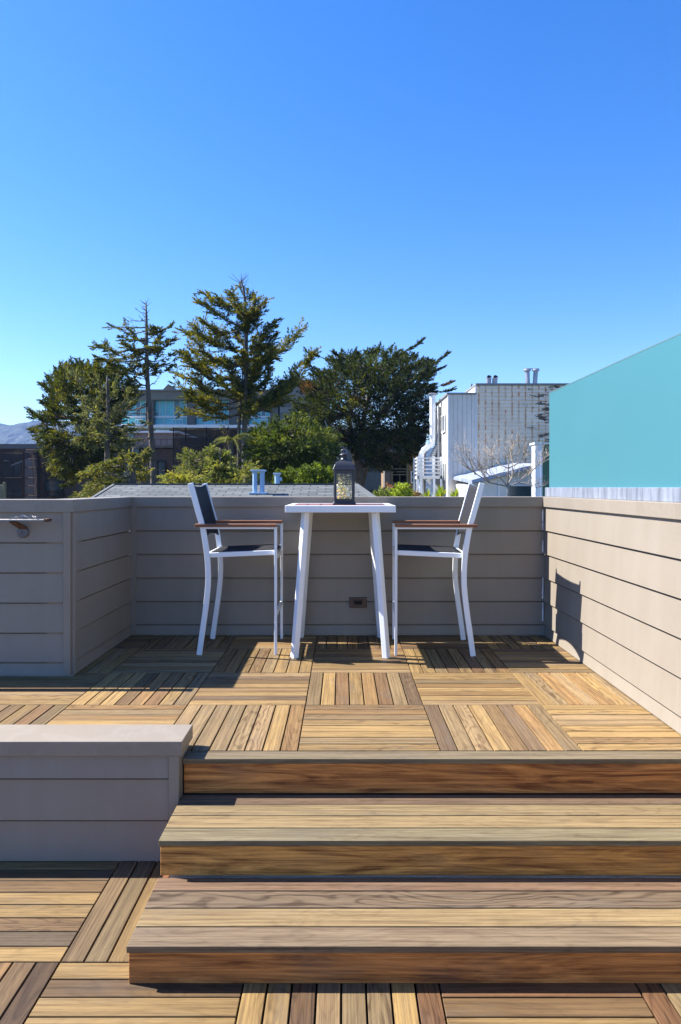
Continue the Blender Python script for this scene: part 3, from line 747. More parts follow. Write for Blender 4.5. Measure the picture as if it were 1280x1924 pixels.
def darkb():
    Y = 42; off = (P(160,0,Y).x, Y, -1.2)
    t = thing('scaffolded_building', 'dark brown flat roofed building wrapped in scaffold netting at the left', 'building', off)
    m = MB(); bx(m, -260, 345, 843, 990, Y, Y+8, off); bx(m, 326, 447, 822, 990, Y-1.5, Y+8, off); m.build('wall', M['darkbrown'], t)
    m = MB(); bx(m, -262, 262, 834, 843, Y-.3, Y+8.2, off); bx(m, 262, 346, 836, 841, Y-.25, Y+8.2, off); m.build('parapet', M['midbrown'], t)
    rb = plain('reddish_wall_band', (.085,.055,.05), .85)
    m = MB(); bx(m, -262, 90, 851, 862, Y-.06, Y-.001, off); m.build('wall_band', rb, t)
    m = MB(); bx(m, 326, 340, 842, 905, Y-1.6, Y-1.51, off); m.build('wall_band', plain('reddish_band', (.085,.055,.05), .85), t)
    m = MB()
    for py in (897, 927): bx(m, -262, 44, py, py+2, Y-.25, Y, off)
    m.build('ledge', M['midbrown'], t)
    for a in ((24,40,866,896,1), (-30,-8,866,896,1), (24,43,920,934,1), (82,92,868,894,1), (84,118,903,923,0), (296,311,866,896,1), (88,120,925,932,1), (228,246,870,905,1), (340,356,880,905,1), (244,262,842,852,0)):
        m = MB(); bx(m, a[0], a[1], a[2], a[3], Y-.08, Y-.02, off) if a[0] < 335 else bx(m, a[0], a[1], a[2], a[3], Y-1.62, Y-1.53, off)
        w = m.build('window', M['bluewin'] if a[4] else M['tealdark'], t)
        m = MB(); yy = Y-.14 if a[0] < 335 else Y-1.68
        for q in ((a[0], a[0]+.8, a[2], a[3]), (a[1]-.8, a[1], a[2], a[3]), (a[0], a[1], a[2], a[2]+.8), (a[0], a[1], a[3]-.8, a[3])): bx(m, *q, yy, yy+.05, off)
        m.build('frame', M['dark'], w)
    m = MB(); m.bar(P(21,874.5,Y-.5)-Vector(off), P(43,866,Y-.5)-Vector(off), .06, .06); bx(m, 7, 15, 865, 866.2, Y-.3, Y-.2, off); m.build('pipe', M['whitewall'], t)
    # open bay between the nets: lighter wall with slab edges
    m = MB(); bx(m, 44, 70, 845, 990, Y-.05, Y-.001, off); m.build('bay_wall', M['pinkwall'], t)
    sc = thing('scaffold', 'tube scaffold with sagging black debris netting over the dark building', 'scaffold', off)
    m = MB(); Ys = Y-1.6
    for px in (-40, 2, 43, 45.5, 70, 76): m.tube([P(px, 842, Ys)-Vector(off), Vector((P(px,842,Ys).x-off[0], Ys-off[1], 0))], .035, 6)
    for py in (845, 851.5, 862, 878, 897.5, 913, 931): m.tube([P(-60 if py in (851.5,897.5) else 44, py, Ys)-Vector(off), P(80, py, Ys)-Vector(off)], .028, 5)
    m.build('tube_frame', M['rusty'], sc)
    Y2 = Y-2.6; m = MB()
    for px in (326, 349, 388, 428, 446): m.tube([P(px, 803, Y2)-Vector(off), Vector((P(px,842,Y2).x-off[0], Y2-off[1], 0))], .04, 6)
    for py in (804, 818, 838): m.tube([P(326, py, Y2)-Vector(off), P(446, py+1, Y2)-Vector(off)], .03, 5)
    m.build('tube_frame', M['dark'], sc)
    def net(px0, px1, py0, py1, Yn, sag, seed):
        r = random.Random(seed); m = MB(); nx, nz = 12, 12; v = []
        for j in range(nz+1):
            for i in range(nx+1):
                u, w = i/nx, j/nz; a = px0+(px1-px0)*u; 
                a += sag*math.sin(w*3)*(1-u if sag > 0 else u)
                v.append(P(a, py0+(py1-py0)*w+(2.5*abs(math.sin(u*math.pi*2)) if j == 0 else 0), Yn+.15*math.sin(u*9+seed)+r.uniform(-.05,.05))-Vector(off))
        m.add(v, [(j*(nx+1)+i, j*(nx+1)+i+1, (j+1)*(nx+1)+i+1, (j+1)*(nx+1)+i) for j in range(nz) for i in range(nx)]); m.build('netting', M['net'], sc)
    net(-60, 43, 843, 975, Y-1.9, 0, 1); net(55, 84, 843, 975, Y-1.9, 8, 2); net(70, 120, 846, 975, Y-1.3, 4, 5); net(328, 446, 804, 975, Y-2.9, 0, 3); net(388, 446, 806, 975, Y-3.1, 0, 4)
darkb()
fn = thing('board_fence', 'weathered yellowish board fence corner at the far left', 'fence', P(4,935,26))
m = MB(); o3 = P(4,935,26)
for k in range(12): m.box(-2.6+k*.22, -2.6+k*.22+.205, 0, .04, -.6-1.5, P(0,911,26).z-o3.z)
m.build('boards', M['fenceyellow'], fn, .01)
m = MB(); m.box(.05, .14, -.05, .05, -2.0, P(0,906,26).z-o3.z); m.build('post', M['fenceyellow'], fn, .01)

# ------------------------------------------------------------------ weathered white building at the right
def whiteb():
    Y = 30; off = Vector((4.706, Y, -1.2)); X0 = 4.706; X1 = P(895,0,Y).x; X2 = P(1180,0,Y).x
    Z1 = P(0,740,Y).z; Z2 = P(0,722,Y).z
    t = thing('corrugated_building', 'old white three storey building with rusting lap siding beside the teal glass', 'building', off)
    def bo(m, x0, x1, y0, y1, z0, z1): m.box(x0-off.x, x1-off.x, y0-off.y, y1-off.y, z0-off.z, z1-off.z)
    m = MB(); bo(m, X0, X1, Y+.05, Y+4.0, -1.2, Z1-.02); bo(m, X1+.01, X2, Y+.12, Y+9, -1.2, Z2-.03); m.build('wall', M['whitewall'], t)
    m = MB(); n = 6
    for k in range(n): bo(m, X0+(X1-X0)*k/n+.006, X0+(X1-X0)*(k+1)/n-.006, Y, Y+.05, -1.2, Z1-.03)
    m.build('grey_panel', M['scuff'], t)
    m = MB(); p = .163; z = -1.2
    while z < Z2-.05:
        zz = min(z+p, Z2-.03); vs = [(X1,Y-.01,z),(X2,Y-.01,z),(X2,Y+.12,z),(X1,Y+.12,z),(X1,Y+.035,zz),(X2,Y+.035,zz),(X2,Y+.12,zz),(X1,Y+.12,zz)]
        m.add([Vector(v)-off for v in vs], [(0,3,2,1),(4,5,6,7),(0,1,5,4),(1,2,6,5),(2,3,7,6),(3,0,4,7)]); z += p
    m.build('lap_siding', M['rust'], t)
    m = MB(); bo(m, X0-.08, X1-.001, Y-.07, Y+4.1, Z1-.025, Z1+.05); bo(m, X1-.03, X2, Y-.05, Y+9, Z2-.028, Z2+.04); m.build('roof', plain('grey_roof_edge', (.22,.235,.25), .6), t)
    m = MB(); bo(m, X1-.05, X1+.02, Y-.03, Y-.002, -1.2, Z2-.03); bo(m, X0-.03, X0+.05, Y-.03, Y+.06, -1.2, Z1-.03); m.build('corner_board', M['whitewall'], t)
    # side facade: darker bay and windows, on the x = X0 face
    m = MB(); bo(m, X0-.06, X0-.004, 32.3, 33.4, -1.2, Z1-.3); m.build('side_bay', M['column'], t)
    m = MB(); bo(m, X0-.14, X0-.061, 32.35, 32.55, -1.2, Z1-.25); bo(m, X0-.14, X0-.061, 33.2, 33.35, -1.2, Z1-.25); m.build('side_post', M['whitewall'], t)
    for z0, z1 in ((3.70, 4.42), (1.50, 2.20)):
        m = MB(); bo(m, X0-.03, X0-.004, 30.8, 31.75, z0, z1); w = m.build('window', M['bluewin'], t)
        m = MB()
        for y0, y1 in ((30.76,30.84), (31.24,31.31), (31.71,31.79)): bo(m, X0-.07, X0-.031, y0, y1, z0-.05, z1+.05)
        bo(m, X0-.07, X0-.031, 30.842, 31.708, z1, z1+.05); bo(m, X0-.08, X0-.031, 30.842, 31.708, z0-.05, z0); m.build('frame', M['whitewall'], w)
    m = MB(); m.bar(P(885,736,Y+1.5)-off, P(887,721,Y+1.5)-off, .05, .05); m.build('stub_pipe', M['rusty'], t)
    # vents on its roof
    g = 'metal flues on the white building roof'
    a = P(999,722,31.5); v = thing('twin_flue', 'tall pair of galvanised flues on the white building roof', 'flue', (a.x, 31.5, Z2), 0, g)
    for xx, tilt in ((-.20,-.02), (.20,.03)):
        m = MB(); m.tube([(xx-tilt*2,0,-.02),(xx,0,.88)], .105, 14); m.build('pipe', M['pipe'], v)
        m = MB(); m.lathe([(.12,.82),(.17,.86),(.17,.90),(.145,.93)], (xx,0,0), 14); m.build('cowl', M['pipe'], v)
    m = MB(); m.box(-.34, .34, -.05, .05, .935, .965); m.build('cross_bar', M['pipe'], v)
    for px, lab in ((918, 'left of two short elbow flues above the rusty siding'), (930, 'right of two short elbow flues above the rusty siding')):
        a = P(px, 722, 31); v = thing('elbow_flue', lab, 'flue', (a.x, 31, Z2), 0, g)
        m = MB(); m.tube([(0,.0,-.02),(0,0,.32),(.01,-.02,.42),(.02,-.10,.47)], [.12,.12,.12,.115], 14, caps=True); m.build('pipe', M['pipe'], v)
        m = MB(); m.tube([(.0205,-.1005,.4702),(.0215,-.105,.472)], .095, 14); m.build('mouth', M['dark'], v)
    a = P(955,720,31); v = thing('roof_box_vent', 'small flat box vent on the white building roof', 'roof vent', (a.x, 31, Z2))
    m = MB(); m.box(-.12, .12, -.12, .12, -.01, .09); m.build('body', M['pipe'], v, .01); m = MB(); m.box(-.18, .18, -.16, .16, .091, .13); m.build('lid', M['pipe'], v, .01)
whiteb()
def duct():
    Y = 32.2; a = P(812, 740, Y)
    t = thing('exhaust_duct', 'white round exhaust duct with dogleg on the side of the white building', 'duct', (a.x, Y, -1.2)); o = Vector((a.x, Y, -1.2))
    pts = [P(813,742,Y), P(813,826,Y), P(811,833,Y), P(796,846,Y), P(792,853,Y), Vector((P(792,0,Y).x, Y, -1.2))]
    m = MB(); m.tube([p-o for p in pts], .135, 16); m.build('pipe', M['white'], t, smooth=False)
    m = MB(); b = pts[0]-o; m.lathe([(.16,-.03),(.21,.0),(.22,.05),(.16,.08)], tuple(b), 16); m.build('cap', M['pipe'], t)
    for zz in (-.9, -1.9): m = MB(); m.box(b.x-.17, 4.70-o.x, -.02, .02, b.z+zz-.02, b.z+zz+.02); m.build('bracket', M['pipe'], t)
duct()
def stair():
    Y = 31.0; o = Vector((P(807,0,Y).x, Y, -1.2)); t = thing('exterior_staircase', 'white timber landing and stairs clinging to the white building', 'staircase', o)
    m = MB(); bx(m, 785, 831, 894, 899.5, Y, Y+1.6, o); m.build('landing', M['whitewall'], t)
    m = MB()
    for px, yy in ((785.5, Y), (792, Y+.02), (816, Y+.02), (829.5, Y), (785.5, Y+1.5), (800, Y+1.5)):
        a = P(px, 856, Y); m.box(a.x-.05-o.x, a.x+.05-o.x, yy-o.y, yy+.1-o.y, 0, a.z-o.z-.05)
    m.build('posts', M['white'], t)
    m = MB()
    for k, py in enumerate((859.5, 866, 873, 880.5, 887.5)):
        bx(m, 785, 830, py, py+2.2, Y-.06, Y-.01, o)
        a = P(785.2, py+1, Y); m.box(a.x-.02-o.x, a.x+.03-o.x, .12, 1.5, a.z-.03-o.z, a.z+.03-o.z)
    m.build('railing', M['whitewall'], t)
    m = MB(); n = 7                                 # flight going down to the right
    for k in range(n):
        a = P(808+k*3.4, 900+k*4.6, Y); m.box(a.x-.14-o.x, a.x+.10-o.x, .2, 1.1, a.z-.04-o.z, a.z-o.z)
    m.bar(P(805,899,Y)-o+Vector((0,.17,0)), P(834,935,Y)-o+Vector((0,.17,0)), .05, .24); m.build('lower_flight', M['whitewall'], t)
    m = MB()
    for k in range(8):
        a = P(812+k*1.9, 862-k*4.2, Y+1.6); m.box(a.x-.12-o.x, a.x+.1-o.x, 1.6, 2.4, a.z-.04-o.z, a.z-o.z)
    m.bar(P(809,866,Y+1.6)-o, P(826,830,Y+1.6)-o, .04, .10); m.build('upper_flight', M['whitewall'], t)
stair()
def yellowh():
    Y = 44; o = Vector((P(757,0,Y).x, Y, -1.2)); t = thing('ochre_house', 'ochre house with a timber porch between the dark cypress and the duct', 'house', o)
    m = MB(); bx(m, 768, 800, 850, 990, Y, Y+6, o); bx(m, 723, 767.8, 852, 990, Y+2.0, Y+6, o); m.build('wall', M['yellow'], t)
    m = MB(); bx(m, 719, 802, 845, 850.5, Y-.3, Y+6.2, o); m.build('roof', M['olive'], t)
    m = MB(); bx(m, 723, 735, 851, 990, Y+.02, Y+1.99, o); m.build('side_wall', M['midbrown'], t)
    m = MB(); bx(m, 773, 800, 886, 907, Y-.09, Y-.03, o); w = m.build('window', M['bluewin'], t)
    m = MB()
    for q in ((772,774.2,885,908), (784,786,886,907), (774.2,784,885,887), (774.2,784,895.5,897.5), (774.2,784,905.8,908)): bx(m, *q, Y-.16, Y-.1, o)
    m.build('frame', M['whitewall'], w)
    m = MB(); bx(m, 736, 738.5, 851, 990, Y-.1, Y+.1, o); bx(m, 750.5, 752.5, 890, 907, Y+.5, Y+.6, o); bx(m, 764.5, 767.5, 851, 990, Y-.05, Y+.1, o); m.build('porch_post', M['fenceyellow'], t)
    m = MB()
    for py in (880, 885.5, 891, 906, 909.5, 913.5): bx(m, 738.6, 764.4, py, py+1.7, Y-.05, Y+.02, o)
    m.build('porch_railing', M['fenceyellow'], t)
    m = MB(); bx(m, 738.6, 764.4, 872, 906, Y+1.85, Y+1.99, o); m.build('porch_opening', M['dark'], t)
yellowh()
def shedb():
    Y = 26; o = Vector((P(948,0,Y).x, Y, -1.2)); t = thing('lean_to_building', 'low white outbuilding with sloping pale blue membrane roof', 'building', o)
    a = P(885,908,Y); b = P(1003,877,Y)
    m = MB(); vs = [P(889,909,Y), P(1003,880,Y), Vector((b.x, Y, -1.2)), Vector((P(889,0,Y).x, Y, -1.2))]
    front = [v-o for v in vs]; back = [v+Vector((0,5,0)) for v in front]
    m.add(front+back, [(3,2,1,0),(4,5,6,7),(0,1,5,4),(1,2,6,5),(2,3,7,6),(3,0,4,7)]); m.build('wall', M['whitewall'], t)
    m = MB(); q0, q1 = P(884,906,Y)-o, P(1006,875.5,Y)-o; n = 9; fr = []
    vs = []
    for k in range(n+1):
        u = k/n; p = q0.lerp(q1, u); w = .015*math.sin(k*2.1)
        vs += [p+Vector((0,-.35,-.06+w*.4)), p+Vector((0,-.35,.08+w)), p+Vector((0,5.2,.32+w)), p+Vector((0,5.2,.2))]
    fs = []
    for k in range(n):
        for c in range(4): fs.append((k*4+c, k*4+(c+1) % 4, k*4+4+(c+1) % 4, k*4+4+c))
    fs += [(0,1,2,3), (n*4+3, n*4+2, n*4+1, n*4)]
    m.add(vs, fs); m.build('roof', M['membrane'], t)
    m = MB(); bx(m, 957, 998, 913, 990, Y-.03, Y-.004, o); m.build('opening', M['bluewin'], t)
    m = MB(); bx(m, 954, 1000, 911, 913.3, Y-.08, Y-.004, o); bx(m, 936, 939, 905, 990, Y-.06, Y-.004, o); m.build('trim', M['white'], t)
    Y = 24; o = Vector((P(1010,0,Y).x, Y, -1.2)); t = thing('green_sided_house', 'tall narrow house corner with white end and green lap siding', 'house', o)
    m = MB(); bx(m, 1006, 1018, 835, 990, Y, Y+.45, o); m.build('white_end_wall', M['white'], t)
    m = MB(); z = -1.2; zt = P(0,834,Y).z
    x0, x1 = P(1018.2,0,Y).x, P(1130,0,Y).x
    while z < zt:
        m.add([Vector(v)-o for v in ((x0,Y,z),(x1,Y,z),(x1,Y+.3,z),(x0,Y+.3,z),(x0,Y+.02,z+.14),(x1,Y+.02,z+.14),(x1,Y+.3,z+.14),(x0,Y+.3,z+.14))], [(0,3,2,1),(4,5,6,7),(0,1,5,4),(1,2,6,5),(2,3,7,6),(3,0,4,7)]); z += .141
    m.build('lap_siding', M['green'], t)
    m = MB(); bx(m, 1004.5, 1131, 831, 834.8, Y-.06, Y+.55, o); m.build('roof', M['whitewall'], t)
    m = MB(); bx(m, 1016, 1019.5, 835, 990, Y-.05, Y-.001, o); m.build('corner_board', M['white'], t)
shedb()

# ------------------------------------------------------------------ vegetation
class Leaves:
    def __init__(s, seed): s.r = np.random.RandomState(seed); s.V = []; s.C = []; s.n = 0
    def spray(s, p, d, L, n, leaf, width, spread, col, var=.25, flat=.5, droop=0.0):
        """n slim leaves along a twig from p in direction d (numpy), spreading sideways; a tapering plume"""
        r = s.r; p = np.array(p, float); d = np.array(d, float); d /= np.linalg.norm(d)+1e-9
        t = r.rand(n)**.85; wid = spread*(1.05-t)*(.35+.65*np.minimum(1, t*4))
        off = r.normal(size=(n, 3)); off[:, 2] *= flat; off -= np.outer(off@d, d)*.8
        c = p+np.outer(t*L, d)+off*wid[:, None]
        c[:, 2] -= droop*(t**2)*L
        ld = d*1.1+off*.55+r.normal(size=(n, 3))*.35; ld[:, 2] += .10-droop
        ld /= np.linalg.norm(ld, axis=1)[:, None]
        sd = np.cross(ld, r.normal(size=(n, 3))); sd /= np.linalg.norm(sd, axis=1)[:, None]+1e-9
        l = leaf*(.6+.8*r.rand(n)); w = width*(.6+.8*r.rand(n))
        q = np.stack([c-ld*l[:, None]*.5, c+sd*w[:, None]*.5, c+ld*l[:, None]*.5, c-sd*w[:, None]*.5], 1)
        k = (1+var*r.normal(size=(n, 1)))*(1+.1*r.normal()); cc = np.clip(np.array(col)[None, :]*k, .004, 1)
        s.V.append(q.reshape(-1, 3)); s.C.append(np.repeat(np.concatenate([cc, np.zeros((n, 1))], 1), 4, axis=0))
    def build(s, name, mat, parent):
        V = np.concatenate(s.V); C = np.concatenate(s.C); loc = np.array(parent.location) if parent is not None else np.zeros(3); V = V-loc
        nf = len(V)//4; me = bpy.data.meshes.new(name); me.vertices.add(len(V)); me.vertices.foreach_set('co', V.astype(np.float32).ravel())
        me.loops.add(nf*4); me.loops.foreach_set('vertex_index', np.arange(nf*4, dtype=np.int32)); me.polygons.add(nf)
        me.polygons.foreach_set('loop_start', np.arange(0, nf*4, 4, dtype=np.int32)); me.update(calc_edges=True)
        a = me.attributes.new('col', 'FLOAT_COLOR', 'POINT'); a.data.foreach_set('color', C.astype(np.float32).ravel())
        me.materials.append(mat); o = bpy.data.objects.new(name, me); COL.objects.link(o); o.parent = parent
        return o
def curve(p0, p1, n=6, sag=0.0, jit=0.0, r=None, rise=0.0):
    out = []
    for i in range(n+1):
        u = i/n; p = Vector(p0).lerp(Vector(p1), u); p.z += -sag*4*u*(1-u)
        if jit and r and 0 < i: p += Vector((r.uniform(-1,1), r.uniform(-1,1), r.uniform(-1,1)))*jit
        out.append(p)
    return out
def along(pts, t):
    k = t*(len(pts)-1); i = min(int(k), len(pts)-2); return pts[i].lerp(pts[i+1], k-i), (pts[i+1]-pts[i]).normalized()
GD = (.036,.050,.014); GM = (.070,.088,.020); GY = (.18,.165,.026); GB = (.085,.05,.03); GG = (.105,.125,.065)
def limb_tree(name, label, Y, trunk_px, trunk_r, limbs, seed, cols, leaf=.17, width=.045, dens=1.0, extra=0, dead=0, depth=.55, plume=.26, base_z=-1.2, twolead=False, group=None, bare_top=False, barkm='bark', inner=.12, droop=0.05, flat=.5):
    """trunk_px: [(px,py)] bottom to top; limbs: [(x0,y0,x1,y1,dens,sag)] in directions at distance Y"""
    r = random.Random(seed); tr = [P(x, y, Y) for x, y in trunk_px]
    b0 = Vector((tr[0].x, Y, base_z)); t = thing(name, label, 'tree', b0, 0, group)
    pts = [b0]+tr; m = MB(); n = len(pts)
    m.tube([p-b0 for p in pts], [trunk_r*(1.25 if i == 0 else 1)*(1-.93*i/(n-1))**.8+.012 for i in range(n)], 10)
    if twolead:
        q2 = pts[0:5]; m.tube([p-b0+Vector((twolead*(1 if i < 3 else .7-.25*(i-3)), .1, 0)) for i, p in enumerate(q2)], [trunk_r*.8, trunk_r*.75, trunk_r*.6, trunk_r*.35, .02], 9)
    L = Leaves(seed)
    allL = []
    for l in limbs:
        x0, y0, x1, y1 = l[:4]; dn = l[4] if len(l) > 4 else 1; sg = l[5] if len(l) > 5 else .15
        a = P(x0, y0, Y); dist = (P(x1, y1, Y)-a).length; dy = r.uniform(-depth, depth)*dist
        b = P(x1, y1, Y+dy); allL.append((a, b, dn, sg))
    for k in range(extra):                        # limbs pointing to and from the viewer
        i = r.randrange(len(limbs)); x0, y0, x1, y1 = limbs[i][:4]; a = P(x0, y0+r.uniform(-6, 6), Y); v = P(x1, y1, Y)-a
        ang = r.uniform(.9, 2.2)*r.choice((-1, 1)); h = Vector((v.x*math.cos(ang), abs(v.x)*math.sin(ang), v.z*.8))
        allL.append((a, a+h*r.uniform(.6, .95), limbs[i][4] if len(limbs[i]) > 4 else 1, .12))
    for a, b, dn, sg in allL:
        ln_ = (b-a).length; c = curve(a, b, 7, sg*ln_, .03*ln_, r); c[0] = a
        m.tube([p-b0 for p in c], [max(.008, (.008+.017*ln_)*(1-.85*i/7)) for i in range(8)], 5)
        if dn <= 0:
            for q in range(int(6+ln_*4)):
                p, d = along(c, r.uniform(.2, 1)); e = p+(d+Vector((r.uniform(-1,1), r.uniform(-1,1), r.uniform(-.7,.7)))*.8).normalized()*r.uniform(.2, .55)*min(1, ln_*.5); m.tube([p-b0, p.lerp(e, .5)-b0+Vector((0,0,r.uniform(-.04,.04))), e-b0], [.011,.008,.004], 4)
            continue
        nt_ = int((7+ln_*7)*dens*dn)
        for q in range(nt_):
            u = inner+(1-inner)*(r.random()**.75); p, d = along(c, min(u, 1)); side = Vector((r.uniform(-1,1), r.uniform(-1,1), r.uniform(-.45,.5)))
            dd = (d*1.0+side*.95).normalized(); tl = (.34+.50*r.random())*min(1.15, .35+ln_*.28)*(1.15-u*.45)
            col = cols[r.randrange(len(cols))]
            L.spray(p, dd, tl, int(34*tl/.4), leaf, width, plume*tl, col, .28, flat, droop)
        L.spray(c[-2], (c[-1]-c[-2]), (c[-1]-c[-2]).length*1.25, 26, leaf, width, .07, cols[0], .25)
    if dead:
        for q in range(dead):
            i = r.uniform(.3, .8)*(n-1); k = int(i); p = pts[k].lerp(pts[min(k+1, n-1)], i-k); e = p+Vector((r.uniform(-1,1), r.uniform(-1,1), r.uniform(-.3,.5)))*r.uniform(.5, 1.3)
            m.tube([p-b0, p.lerp(e,.5)-b0+Vector((0,0,.08)), e-b0], [.025,.016,.005], 4)
    if bare_top:
        for q in range(16):
            u = r.random(); p = pts[-2].lerp(pts[-1], u); e = p+Vector((r.uniform(-.5,.35), r.uniform(-.4,.4), r.uniform(.15,.5)))*bare_top
            m.tube([p-b0, p.lerp(e,.5)-b0-Vector((0,0,.02)), e-b0], [.014,.009,.004], 4)
    m.build('trunk', M[barkm], t, smooth=True); L.build('crown', M['leaf'], t)
    return t

def Z1(u, v): return (40+u/4.267, 560+v/4.267)
def Z2(u, v): return (320+u/4.571, 520+v/4.571)
def Z3(u, v): return (540+u/4.0, 630+v/4.0)
def conv(f, ls): return [(*f(a, b), *f(c, d), *rest) for a, b, c, d, *rest in ls]

# tall cedar-like cypress, centre left
limbs = conv(Z2, [(640,170,480,130,.8),(640,260,405,165),(630,330,285,150,.9,.05),(625,420,275,230,.9,.05),(640,230,720,150,.8),(650,180,600,60,.25),(620,450,265,365),(600,520,330,400),(610,640,100,445,1.1,.02),(600,600,200,440),(610,720,150,590,.9),(620,760,200,560),
 (600,930,95,650,1.1,.02),(600,860,130,700,.8),(560,930,230,760),(610,1070,50,820,.8,.02),(600,1060,90,930),(600,1110,140,1010),(600,1170,100,1150,.7,.1),(600,1180,240,1060),(560,1130,260,900),(600,830,440,700),(620,980,520,820,1.2),
 (660,420,820,200,1,.08),(670,500,760,270),(670,560,915,365,1,.1),(670,620,840,450),(670,720,1130,435,1.1,.12),(660,700,900,500),(670,830,900,600),(680,900,880,680),(690,960,870,790,.8),(670,1000,840,880,.8),(680,1060,1040,890,1.1),(670,1150,1215,650,1.3,.18),(680,1140,1120,760,1.2,.12),(690,1130,1000,960,1.2),(680,1130,940,1080,1,-.02),(650,820,800,700),(650,620,560,420,1.2),(655,520,600,330,1.2),(650,380,600,250,1.2),(650,700,500,560,1.2),(640,900,760,950),(640,980,700,900,1.2),(640,1040,560,880,1.2)])
limb_tree('tall_cypress', 'tallest tree, an open conifer with upswept limbs and double trunk', 28, [Z2(640,1640), Z2(640,1300), Z2(650,1000), Z2(650,700), Z2(655,450), Z2(645,250), Z2(630,90), Z2(600,40)], .12, limbs, 5, [(.075,.092,.02), GM, GY, (.04,.055,.016), (.18,.165,.028), (.11,.125,.028)], extra=36, twolead=-.26, bare_top=1.0, dens=1.75, plume=.27, leaf=.12, width=.034, flat=.28)

# thin cypress
limbs = conv(Z1, [(1000,170,860,150,0),(1000,120,920,80,0),(1005,230,715,220,.25,.05),(1000,260,790,240,.5),(1000,320,780,300,.6),(1005,400,600,400,.75,.06),(1000,430,660,370,.6),(1000,480,640,480,.8,.06),(1000,520,700,520,.9),(1000,600,720,560,.8,.12),(1000,700,800,560,.4,.12),(1000,720,840,620,.3,.16),(1000,640,860,520,.5,.12),(1000,560,880,380,.6),(1000,350,880,260,.7),
 (1015,290,1210,212,.55,.08),(1015,350,1210,330,.5,.1),(1015,420,1180,370,.6,.1),(1015,500,1220,440,.4,.14),(1015,540,1240,490,.35,.1),(1015,610,1190,560,.6,.06),(1015,700,1120,600,0,.2),(1015,460,1120,300,.6),(1015,600,1100,450,.5),(1010,250,1080,240,.6),(1005,400,930,440,1),(1005,520,940,540,1),(1010,620,1080,590,.8),
 (990,770,800,720,0,.05),(990,770,760,870,0,.03),(1010,930,780,970,0,-.1),(1010,860,700,930,0,.02),(1020,990,900,1080,0),(1025,1100,880,1200,0),(1040,1270,900,1330,0),(1050,1360,950,1480,0,.1),(1065,1340,1150,1385,0),(1070,1240,1200,1180,0,-.05),(1020,1000,860,1010,.25)])
limb_tree('thin_cypress', 'slender half bare conifer left of the tallest tree', 26, [Z1(1062,1500), Z1(1050,1200), Z1(1028,900), Z1(1012,650), Z1(1005,400), Z1(1005,200), Z1(1000,40)], .125, limbs, 9, [GM, GM, GD, (.09,.10,.028), (.13,.12,.03)], extra=22, dead=7, bare_top=.6, dens=1.45, plume=.26, leaf=.12, width=.034, flat=.28)

